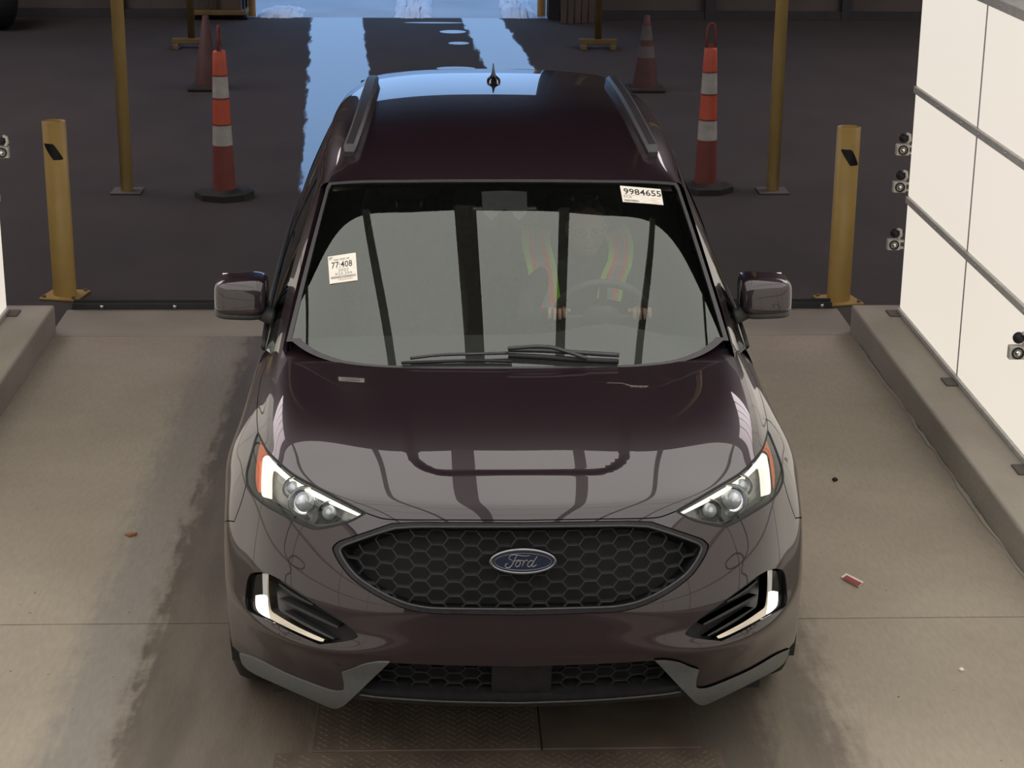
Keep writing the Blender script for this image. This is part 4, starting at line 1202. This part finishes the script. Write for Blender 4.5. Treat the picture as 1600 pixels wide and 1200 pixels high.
M['eye'] = principled('eye', (0.12, 0.10, 0.09), 0.2)
M['skin'] = noisy('skin', (0.42, 0.25, 0.18), (0.50, 0.31, 0.23), 12, 0.5)
M['jacket'] = noisy('dark_jacket', (0.03, 0.032, 0.036), (0.045, 0.047, 0.05), 20, 0.8)
M['hair'] = noisy('grey_hair', (0.10, 0.09, 0.08), (0.2, 0.18, 0.16), 40, 0.7)
M['lime'] = principled('hi_vis_lime', (0.50, 0.85, 0.04), 0.6)
M['hi_orange'] = principled('hi_vis_orange', (1.0, 0.16, 0.09), 0.6)
M['tape'] = principled('reflective_tape', (0.35, 0.36, 0.36), 0.4)
PX, PY = 0.345, 2.42
person = empty('person', (PX, PY, 0.60))
tag(person, 'driver in dark jacket and orange and lime vest straps, seated at the steering wheel', 'person')
V = lambda x, y, z: (PX + x, PY + y, z)
body_nodes = {
 'pelvis': (V(0, .05, .74), (.16, .12)), 'waist': (V(0, .02, .88), (.145, .11)), 'chest': (V(0, -.03, 1.03), (.16, .115)), 'neck0': (V(0, -.05, 1.14), (.075, .07)), 'neck': (V(0, -.075, 1.19), .052),
 'shL': (V(-.17, -.05, 1.10), .062), 'elL': (V(-.25, -.22, .92), .044), 'wrL': (V(-.135, -.40, .99), .030), 'haL': (V(-.125, -.435, 1.01), .034),
 'shR': (V(.17, -.05, 1.10), .062), 'elR': (V(.27, -.22, .92), .044), 'wrR': (V(.20, -.40, .99), .030), 'haR': (V(.195, -.435, 1.01), .034),
 'hipL': (V(-.10, -.02, .70), .085), 'knL': (V(-.13, -.42, .74), .062), 'ftL': (V(-.12, -.66, .46), .045),
 'hipR': (V(.10, -.02, .70), .085), 'knR': (V(.13, -.42, .74), .062), 'ftR': (V(.12, -.66, .46), .045)}
body_edges = [('pelvis', 'waist'), ('waist', 'chest'), ('chest', 'neck0'), ('neck0', 'neck'), ('chest', 'shL'), ('shL', 'elL'), ('elL', 'wrL'), ('wrL', 'haL'), ('chest', 'shR'), ('shR', 'elR'), ('elR', 'wrR'), ('wrR', 'haR'), ('pelvis', 'hipL'), ('hipL', 'knL'), ('knL', 'ftL'), ('pelvis', 'hipR'), ('hipR', 'knR'), ('knR', 'ftR')]
skin_mesh('jacket', (body_nodes, body_edges, 'pelvis'), M['jacket'], person, 2)
# head with face
def head():
    c = np.array(V(0, -.125, 1.265)); n, m = 32, 24
    vs = []; fs = []
    for j in range(m + 1):
        ph = -PI / 2 + PI * j / m
        for i in range(n):
            th = 2 * PI * i / n
            x = math.cos(ph) * math.sin(th); y = -math.cos(ph) * math.cos(th); z = math.sin(ph)
            w = .074 * (1 - .28 * max(0, -z) ** 1.5); d = .092 * (1 - .12 * max(0, -z))
            p = np.array((x * w, y * d, z * .118))
            f = max(0, -y)                                     # front
            if f > 0:
                p[1] -= .020 * math.exp(-(p[0] / .012) ** 2 - ((p[2] + .012) / .022) ** 2)      # nose
                p[1] += .007 * (math.exp(-((abs(p[0]) - .030) / .013) ** 2 - ((p[2] - .012) / .012) ** 2))  # eye sockets
                p[1] -= .005 * math.exp(-(p[0] / .022) ** 2 - ((p[2] + .052) / .008) ** 2)      # lips
                p[1] -= .008 * math.exp(-(p[0] / .02) ** 2 - ((p[2] + .088) / .018) ** 2)       # chin
                p[1] -= .004 * math.exp(-((p[2] - .030) / .010) ** 2) * f                        # brow
            vs.append(c + p)
    for j in range(m):
        for i in range(n): fs.append((j * n + i, j * n + (i + 1) % n, (j + 1) * n + (i + 1) % n, (j + 1) * n + i))
    h = MB().add(vs, fs, True); h.build('head', M['skin'], person); h = person.children[-1] if False else [o for o in bpy.data.objects if o.name.startswith('head') and o.parent is person][-1]
    for sx in (-1, 1):
        superell((c[0] + sx * .030, c[1] - .083, c[2] + .012), (.011, .006, .006), 1.0, 12, 8).build('eye', M['eye'], h)
        superell((c[0] + sx * .075, c[1] + .005, c[2] + .0), (.010, .018, .030), .9, 12, 8).build('ear', M['skin'], h)
        ring = [(c[0] + sx * .031 + .024 * math.cos(a), c[1] - .098, c[2] + .010 + .018 * math.sin(a)) for a in np.linspace(0, 2 * PI, 18, endpoint=False)]
        MB().tube(ring, .0018, 5, True).build('spectacle_rim', M['gloss_black'], h)
        MB().tube([(c[0] + sx * .055, c[1] - .097, c[2] + .016), (c[0] + sx * .076, c[1] - .02, c[2] + .016)], .0016, 5).build('spectacle_arm', M['gloss_black'], h)
    superell((c[0], c[1] + .018, c[2] + .030), (.079, .090, .098), .95, 24, 16, shape=lambda p: [p[0], p[1] + (.03 if p[2] < .02 else 0) + (.02 if p[1] < 0 and p[2] < .055 else 0), p[2]]).build('hair', M['hair'], person)
    MB().tube([(c[0] - .018, c[1] - .090, c[2] - .052), (c[0], c[1] - .094, c[2] - .051), (c[0] + .018, c[1] - .090, c[2] - .052)], .003, 6).build('mouth', M['cone_red'], h)
head()
# hands: palm with five bent fingers round the rim
def hand(sx):
    b = np.array(V(sx * .165 + .03, -.435, 1.015))
    nodes = {'w': (tuple(b + (0, .05, -.02)), .024), 'p': (tuple(b), (.036, .016))}
    edges = [('w', 'p')]
    for k, (dx, ln) in enumerate(((-.030, .060), (-.010, .070), (.010, .067), (.029, .054))):
        a = b + (dx * 1.0, -.03, .018); c1 = a + (0, -.018 * ln / .06, -.012); c2 = c1 + (0, -.002, -.026 * ln / .06)
        nodes.update({f'a{k}': (tuple(a), .0095), f'b{k}': (tuple(c1), .0088), f'c{k}': (tuple(c2), .008)})
        edges += [('p', f'a{k}'), (f'a{k}', f'b{k}'), (f'b{k}', f'c{k}')]
    t0 = b + (-sx * .036, -.004, .0); t1 = t0 + (-sx * .016, -.020, .010)
    nodes.update({'t0': (tuple(t0), .011), 't1': (tuple(t1), .009)}); edges += [('p', 't0'), ('t0', 't1')]
    skin_mesh('hand', (nodes, edges, 'p'), M['skin'], person, 1)
hand(-1); hand(1)
# vest straps: five-band tape over each shoulder
def strap(path, wid):
    """path: (photo x, photo y) of the strap's middle; y depth follows the chest"""
    pts = []
    for (x, y) in spline(path, 5):
        for _ in range(1):
            yy = 2.265
            p = at_y(x, y, yy)
        pts.append(p)
    pts = np.array(pts)
    # chest front: bulge the strap with the body
    for p in pts:
        p[1] = 2.285 - .035 * (1.10 - p[2]) + .9 * max(0, abs(p[0] - PX) - .10) ** 1.5 + max(0, p[2] - 1.13) * 1.0
    bands = (('lime', 'lime_edge', 0, .2), ('hi_orange', 'orange_band', .2, .4), ('tape', 'reflective_band', .4, .62), ('hi_orange', 'orange_band', .62, .82), ('lime', 'lime_edge', .82, 1.0))
    root = None
    for mt, nm, a, b in bands:
        vs = []; fs = []
        for i, p in enumerate(pts):
            t = pts[min(i + 1, len(pts) - 1)] - pts[max(i - 1, 0)]; t /= np.linalg.norm(t)
            sd = np.cross(t, (0, -1, 0)); sd /= np.linalg.norm(sd)
            if sd[0] < 0: sd = -sd
            for w in (a, b): vs.append(p + sd * (w - .5) * wid)
            for w in (a, b): vs.append(p + sd * (w - .5) * wid + np.array((0, .012, 0)))
        for i in range(len(pts) - 1):
            k = 4 * i
            fs += [(k, k + 1, k + 5, k + 4), (k + 2, k + 6, k + 7, k + 3), (k, k + 4, k + 6, k + 2), (k + 1, k + 3, k + 7, k + 5)]
        o = MB().add(vs, fs, False).build('vest_strap' if root is None else nm, M[mt], person if root is None else root)
        root = root or o
strap([(842, 372), (840, 392), (848, 425), (853, 462), (858, 495)], .115)
strap([(966, 372), (973, 388), (970, 412), (958, 440), (952, 470)], .100)

# ------------------------------------------------------------------ bollards and posts
def bollard(x, y, label, sx):
    r = empty('bollard', (x, y, 0))
    tag(r, label, 'bollard', 'yellow bollards at the lane exit')
    MB().lathe([(.068, .006), (.068, 1.045), (.062, 1.047), (.060, 1.02), (.060, .9)], (x, y, 0), 32, None, False).build('post', M['yellow'], r)
    MB().lathe([(.0, .96), (.0602, .96)], (x, y, 0), 24, None, False).build('hollow_top', M['gap'], r)
    pl = MB().bbox(-.115, .115, -.115, .115, .0, .012, .003, Matrix.Translation((x, y, 0)) @ Matrix.Rotation(R(12 * sx), 4, 'Z')).build('base_plate', M['yellow'], r)
    for a in (45, 135, 225, 315):
        q = Matrix.Translation((x, y, 0)) @ Matrix.Rotation(R(12 * sx), 4, 'Z')
        p = q @ Vector((.125 * math.cos(R(a)), .125 * math.sin(R(a)), 0)) if False else q @ Vector((.092 * math.copysign(1, math.cos(R(a))), .092 * math.copysign(1, math.sin(R(a))), 0))
        MB().lathe([(.012, .012), (.012, .022), (.006, .026), (0, .026)], (p.x, p.y, 0), 8, None, False).build('anchor_bolt', M['steel'], pl)
    # dark diamond decal wrapped on the front
    vs = []; fs = []; n = 10
    for i in range(n + 1):
        t = i / n; a = R(-90 - 48 + 96 * t + (4 if sx > 0 else -2))
        zt = .925 if t < .55 else .925 - (t - .55) / .45 * .085
        zb = .915 - t / .5 * .085 if t < .5 else .83
        zb = min(zb, zt - .002)
        for z in (zb, zt): vs.append((x + .0692 * math.cos(a), y + .0692 * math.sin(a), z))
    for i in range(n): fs.append((2 * i, 2 * i + 2, 2 * i + 3, 2 * i + 1))
    MB().add(vs, fs, True).build('diamond_decal', M['black'], r)
bollard(-2.467, 5.9, 'yellow steel bollard with black diamond decal beside the left light wall', -1)
bollard(2.128, 5.76, 'yellow steel bollard with black diamond decal beside the right light wall', 1)
def pole(x, y, label, r_=.046):
    r = empty('post', (x, y, 0)); r.name = 'yellow_post'
    tag(r, label, 'post', 'tall yellow posts beside the lane')
    MB().lathe([(r_, .008), (r_, 6.5)], (x, y, 0), 24, None, True).build('shaft', M['yellow_post'], r)
    MB().bbox(x - .11, x + .11, y - .11, y + .11, 0, .012, .003).build('base_plate', M['hall_plate'], r)
M['yellow_post'] = noisy('yellow_post_paint', (0.60, 0.43, 0.15), (0.66, 0.48, 0.18), 4.0, 0.55)
M['hall_plate'] = noisy('grey_base_plate', (0.10, 0.09, 0.085), (0.13, 0.12, 0.11), 8.0, 0.7)
pole(-2.54, 8.78, 'tall thin yellow post standing on the hall floor behind the left bollard')
pole(2.24, 8.8, 'tall thin yellow post standing on the hall floor behind the right bollard')

# ------------------------------------------------------------------ traffic cones
M['cone_base'] = noisy('cone_rubber_base', (0.022, 0.02, 0.02), (0.035, 0.032, 0.03), 12, 0.8)
def grabber(x, y, rz, label):
    r = empty('traffic_cone', (x, y, 0))
    tag(r, label, 'traffic cone', 'tall orange and white grabber cones')
    base = MB().prism([(.215 * math.cos(2 * PI * (i + .5) / 8), .215 * math.sin(2 * PI * (i + .5) / 8)) for i in range(8)], 0, .042, Matrix.Translation((x, y, 0)) @ Matrix.Rotation(rz * .3, 4, 'Z'))
    base.lathe([(.13, .042), (.10, .06), (.085, .062)], (x, y, 0), 24, None, False)
    base.build('cone_base', M['cone_base'], r)
    rad = lambda z: .083 + (.047 - .083) * (z - .05) / 1.0
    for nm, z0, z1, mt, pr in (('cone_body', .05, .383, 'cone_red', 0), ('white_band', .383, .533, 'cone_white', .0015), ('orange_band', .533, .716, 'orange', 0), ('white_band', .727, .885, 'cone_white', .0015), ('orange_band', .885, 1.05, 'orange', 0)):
        pf = [(rad(z0) + pr, z0), (rad(z1) + pr, z1)]
        if z1 == 1.05: pf += [(.040, 1.06), (0, 1.06)]
        MB().lathe(pf, (x, y, 0), 32, None, False).build(nm, M[mt], r)
    for z in (.533, .722, .885): MB().lathe([(rad(z) + .003, z - .006), (rad(z) + .004, z), (rad(z) + .003, z + .006)], (x, y, 0), 32, None, False).build('ridge', M['cone_red'], r)
    q = Matrix.Translation((x, y, 1.05)) @ Matrix.Rotation(rz, 4, 'Z')
    pts = [(-.030, 0, 0), (-.031, 0, .10), (-.028, 0, .15), (-.015, 0, .178), (0, 0, .185), (.015, 0, .178), (.028, 0, .15), (.031, 0, .10), (.030, 0, 0)]
    MB().tube([tuple(q @ Vector(p)) for p in pts], .010, 8).build('grab_handle', M['cone_red'], r)
    MB().bbox(-.03, .03, -.008, .008, -.005, .035, .003, q).build('handle_root', M['cone_red'], r)
grabber(-1.81, 8.62, R(84), 'tall orange grabber cone with two white bands on the left of the car')
grabber(1.742, 8.85, R(4), 'tall orange grabber cone with two white bands on the right of the car')
def far_cone(x, y, label, banded):
    r = empty('traffic_cone', (x, y, 0)); tag(r, label, 'traffic cone', 'wide cones at the back of the hall')
    rad = lambda z: .13 + (.028 - .13) * (z - .03) / .67
    MB().bbox(x - .18, x + .18, y - .18, y + .18, 0, .035, .012).build('cone_base', M['cone_base'], r)
    zs = [(.03, .70, 'cone_dim')] if not banded else [(.03, .32, 'cone_dim'), (.32, .43, 'cone_dimwhite'), (.43, .49, 'cone_dim'), (.49, .62, 'cone_dimwhite'), (.62, .72, 'cone_dim')]
    for k, (z0, z1, mt) in enumerate(zs):
        MB().lathe([(rad(z0), z0), (rad(z1), z1)] + ([(0, z1)] if k == len(zs) - 1 else []), (x, y, 0), 28, None, False).build('cone_body' if mt == 'cone_dim' else 'grey_band', M[mt], r)
M['cone_dim'] = noisy('cone_dull_red', (0.075, 0.034, 0.032), (0.095, 0.042, 0.038), 8, 0.7)
M['cone_dimwhite'] = noisy('cone_dull_band', (0.10, 0.09, 0.088), (0.12, 0.11, 0.105), 8, 0.7)
far_cone(-2.47, 13.4, 'dull red cone without bands behind the tall left cone', False)
far_cone(1.76, 13.4, 'dull red cone with grey bands behind the car on the right', True)

# ------------------------------------------------------------------ floor stands by the far door
def stand(x, y, label):
    r = empty('floor_stand', (x, y, 0)); tag(r, label, 'stand', 'yellow stands near the far door')
    MB().tube([(x, y, .06), (x, y, 2.6)], .04, 14).build('upright', M['yellow_dull'], r)
    MB().bbox(x - .21, x + .21, y - .05, y + .05, .05, .11, .008).build('cross_foot', M['yellow_dull'], r)
    for d in (-.16, .16): MB().bbox(x + d - .03, x + d + .03, y - .16, y + .16, 0, .055, .006).build('foot', M['yellow_dull'], r)
p = at_z(300, 75); stand(p[0], p[1], 'dull yellow floor stand left of the far door')
p = at_z(934, 76); stand(p[0], p[1], 'dull yellow floor stand right of the far door')

# door posts, snow banks outside
M['door_orange'] = noisy('door_post_orange', (0.42, 0.20, 0.05), (0.50, 0.26, 0.07), 6, 0.6)
for px, lab in ((393, 'orange guard post outside the far door on the left'), (846, 'orange guard post outside the far door on the right')):
    p = at_z(px, 22); r = MB().lathe([(.055, 0), (.055, 1.3), (.04, 1.34), (0, 1.35)], (p[0], p[1], -.02), 20, None, False).build('guard_post', M['door_orange'])
    tag(r, lab, 'post', 'orange guard posts outside the far door')
def snow(px0, px1, py, d, h, label):
    a, b = at_z(px0, py), at_z(px1, py); rnd = random.Random(int(px0)); n, m = 22, 10
    vs = []; fs = []
    for j in range(m + 1):
        for i in range(n + 1):
            u, v = i / n, j / m
            e = (math.sin(PI * u) * math.sin(PI * v)) ** .55
            vs.append((a[0] + (b[0] - a[0]) * u + rnd.uniform(-.02, .02), a[1] + d * v + rnd.uniform(-.03, .03), -.03 + h * e * rnd.uniform(.75, 1.1)))
    for j in range(m):
        for i in range(n): fs.append((j * (n + 1) + i, j * (n + 1) + i + 1, (j + 1) * (n + 1) + i + 1, (j + 1) * (n + 1) + i))
    o = MB().add(vs, fs, True).build('snow_bank', M['snow']); tag(o, label, 'snow', 'snow banks outside the far door')
snow(398, 470, 29, 1.2, .10, 'low snow bank outside at the left side of the far door')
snow(614, 674, 30, 2.6, .14, 'snow bank in the middle of the pavement beyond the far door')
snow(786, 838, 30, 2.2, .14, 'snow bank outside at the right side of the far door')

# rack of handles and boards beside the far door
M['brown'] = noisy('brown_board', (0.075, 0.055, 0.045), (0.10, 0.075, 0.06), 5, 0.8)
M['pale_stick'] = noisy('pale_handle', (0.14, 0.13, 0.12), (0.2, 0.19, 0.18), 5, 0.7)
c = at_z(345, 30)
rk = empty('tool_rack', (c[0], c[1], 0)); tag(rk, 'dark rack of upright handles against the wall left of the far door', 'rack')
MB().bbox(c[0] + .02, c[0] + .26, c[1] - .1, c[1] + .25, .10, 1.5, .01).build('board', M['brown'], rk)
MB().bbox(c[0] - .32, c[0] + .32, c[1] - .12, c[1] + .25, .06, .12, .01).build('shelf', M['yellow_dull'], rk)
for i in range(6):
    x = c[0] - .30 + .055 * i
    MB().tube([(x + .04, c[1] - .05, .10), (x, c[1] + .1, 1.5)], .010, 6).build('handle', M['pale_stick'], rk)
for d in (-.28, .28): MB().lathe([(.05, 0), (.05, .06)], (c[0] + d, c[1] - .02, 0), 10).build('castor', M['black'], rk)
c = at_z(898, 30)
c[1] -= .45
bd = empty('board_stack', (c[0], c[1], 0)); tag(bd, 'brown boards leaning against the wall right of the far door', 'boards')
for i in range(5): MB().bbox(c[0] - .2 + .085 * i, c[0] - .2 + .085 * i + .07, c[1] + .02 * i, c[1] + .02 * i + .06, 0, 1.6 + .05 * (i % 3), .006).build('board', M['brown'], bd)
# lorry tyre at the far left
def big_wheel(x, y):
    r = empty('vehicle_wheel', (x, y, 0)); tag(r, 'large black vehicle wheel with grey rim at the far left of the hall', 'wheel')
    q = Matrix.Translation((x, y, .47)) @ Matrix.Rotation(R(28), 4, 'Z') @ Matrix.Rotation(PI / 2, 4, 'Y')
    MB().lathe([(.26, -.13), (.40, -.14), (.45, -.11), (.47, -.07), (.47, .07), (.45, .11), (.40, .14), (.26, .13)], (0, 0, 0), 40, q, False).build('tyre', M['rubber'], r)
    MB().lathe([(.262, .13), (.25, .10), (.20, .06), (.12, .07), (.10, .11), (0, .11)], (0, 0, 0), 32, q, False).build('rim', M['alu'], r)
    for k in range(8):
        A = q @ Matrix.Rotation(2 * PI * k / 8, 4, 'Z') @ Matrix.Translation((.15, 0, .075)); MB().lathe([(.014, 0), (.014, .02), (0, .022)], (0, 0, 0), 8, A, False).build('wheel_nut', M['chrome'], r)
p = at_z(-2, 50); big_wheel(p[0] - .06, p[1] + .3)

# ------------------------------------------------------------------ threshold rail with bolts, steel plates under the nose
rail_ = empty('floor_rail', (0, 5.64, 0)); tag(rail_, 'dark steel threshold rail bolted across the lane behind the car', 'rail')
MB().bbox(-2.37, 2.06, 5.600, 5.612, -.01, .035, .002).build('upstand', M['dark_wall'], rail_)
MB().bbox(-2.37, 2.06, 5.650, 5.664, -.01, .045, .002).build('upstand', M['dark_wall'], rail_)
MB().bbox(-2.37, 2.06, 5.612, 5.650, -.01, .006, .001).build('channel', M['steel'], rail_)
for x in np.arange(-2.2, 2.1, .42): MB().lathe([(.012, .0), (.012, .010), (.007, .014), (0, .014)], (x, 5.599, .018), 8, Matrix.Rotation(PI / 2, 4, 'X'), False).build('bolt', M['chrome'], rail_)
tr = MB().tube([(-2.2, 5.69, .012), (-1.8, 5.70, .010), (-1.4, 5.685, .012), (-1.0, 5.70, .01)], .008, 6).build('cable', M['black'])
tag(tr, 'thin black cable lying along the threshold rail', 'cable')

def steel_plate(x0, x1, y0, y1, label, lugs=True):
    r = MB().bbox(x0, x1, y0, y1, .0, .010, .002).build('steel_plate', M['steel'])
    tag(r, label, 'floor plate', 'steel tread plates set in the lane floor')
    if lugs:
        mb = MB(); p = .035; j = 0; y = y0 + .02
        while y < y1 - .015:
            x = x0 + .02 + (p / 2 if j % 2 else 0)
            while x < x1 - .015:
                q = Matrix.Translation((x, y, .010)) @ Matrix.Rotation(R(45 if (j + int((x - x0) / p)) % 2 else -45), 4, 'Z')
                mb.add([tuple(q @ Vector(v)) for v in ((-.013, 0, 0), (0, -.004, 0), (.013, 0, 0), (0, .004, 0), (-.006, 0, .002), (.006, 0, .002))], [(0, 1, 5, 4), (1, 2, 5), (2, 3, 4, 5), (3, 0, 4)])
                x += p
            y += p / 2; j += 1
        o = mb.build('tread_lugs', M['steel'], r); o['kind'] = 'stuff'
    return r
steel_plate(-.66, .08, .345, .80, 'dark tread plate in the floor under the front bumper, left of centre')
steel_plate(.085, .60, .345, .80, 'smooth dark steel plate in the floor under the front bumper, right of centre', False)
steel_plate(-.78, .66, -.62, .335, 'wide rusty tread plate in the floor in front of the bumper')

# ------------------------------------------------------------------ litter
def litter(pts, z, mat, name, label, cat, extra=None):
    P = [at_z(x, y, .002) for x, y in pts]; n = len(P)
    mb = MB().add([tuple(p) for p in P] + [(p[0], p[1], z + random.uniform(0, .004)) for p in P], [tuple(range(n, 2 * n))] + [(i, (i + 1) % n, n + (i + 1) % n, n + i) for i in range(n)])
    o = mb.build(name, mat); tag(o, label, cat); return o
M['red_print'] = principled('red_print', (0.30, 0.045, 0.055), 0.7)
wr = litter([(1314, 903), (1322, 897), (1349, 911), (1341, 918)], .006, M['paper'], 'paper_scrap', 'torn red and white paper strip on the floor right of the car', 'litter')
P = [at_z(x, y, .0115) for x, y in ((1317, 902.5), (1323, 898.5), (1347, 911), (1341, 915.5))]
MB().add([tuple(p) for p in P], [(0, 1, 2, 3)]).build('red_stripe', M['red_print'], wr)
M['leaf'] = principled('dry_leaf', (0.28, 0.11, 0.05), 0.8)
litter([(195, 837), (204, 834), (214, 834), (212, 837), (203, 839)], .008, M['leaf'], 'dry_leaf', 'small dry brown leaf on the floor left of the car', 'leaf')
litter([(1300, 750), (1304, 748), (1309, 751), (1304, 753)], .008, M['black'], 'dark_crumb', 'small dark crumb on the floor beside the right headlight', 'litter')
litter([(1498, 1047), (1503, 1045), (1507, 1048), (1502, 1050)], .005, M['paper'], 'paper_fleck', 'tiny white fleck on the floor at the lower right', 'litter')

# ------------------------------------------------------------------ small cameras on the light walls
M['cam_white'] = noisy('camera_white', (0.42, 0.40, 0.36), (0.52, 0.5, 0.45), 30, 0.5)
def lane_camera(x, y, z, sgn, label, arm):
    r = empty('lane_camera', (x, y, z)); tag(r, label, 'camera', 'small cameras on the light walls')
    w = .036
    b = MB().bbox(x - w, x + w, y - .02, y + .02, z - w, z + w * .7, .006).build('camera_body', M['cam_white'], r)
    q = Matrix.Translation((x, y - .02, z - .005)) @ Matrix.Rotation(PI / 2, 4, 'X')
    MB().lathe([(.027, 0), (.027, .006), (.019, .006), (.019, .002)], (0, 0, 0), 20, q, False).build('lens_ring', M['black'], b)
    MB().lathe([(.013, 0), (.013, .008), (.006, .012), (0, .013)], (0, 0, 0), 16, q, False).build('lens', M['chrome'], b)
    superell((x + .004, y, z + .058), (.026, .026, .026), 1.0, 16, 10).build('swivel_ball', M['black'], r)
    MB().tube([(x + .02, y - .018, z + .03), (x + .034, y - .02, z + .05), (x + .030, y - .02, z + .078), (x + .012, y - .02, z + .085)], .009, 8).build('clamp', M['cam_white'], r)
    for d in (-.025, .012): MB().bbox(min(x + w * sgn * .9, x + (w + arm) * sgn), max(x + w * sgn * .9, x + (w + arm) * sgn), y - .008, y + .008, z + d - .006, z + d + .006, .002).build('bracket_arm', M['cam_white'], r)
for px, py, lab in ((1410, 232, 'topmost of three small white cameras on the end of the right light wall'), (1405, 290, 'middle of three small white cameras on the end of the right light wall'), (1396, 380, 'lowest of three small white cameras on the end of the right light wall')):
    p = at_y(px, py, 5.02); lane_camera(p[0], 5.02, p[2], 1, lab, max(.02, 2.305 - p[0] - .036))
p = at_y(4, 236, 5.04); lane_camera(p[0], 5.04, p[2], -1, 'small white camera on the end of the left light wall', .03)
p = at_x(1592, 548, 2.255); lane_camera(2.245, p[1], p[2], 1, 'small white camera on the face of the right light wall, near the frame edge', .03)

# hanging camera leads on both light walls
for sx, xw, wl_ in ((-1, -2.59, WALL_L), (1, 2.285, WALL_R)):
    pts = [(.35, 1.55), (.34, 1.2), (.30, .92), (.12, .80), (-.15, .86), (-.20, 1.02), (.02, 1.02), (.16, .86), (.10, .62), (.22, .45), (.25, .17)]
    MB().tube([(xw, a, b) for a, b in spline(pts, 5)], .012, 6).build('camera_lead', M['black'], wl_)
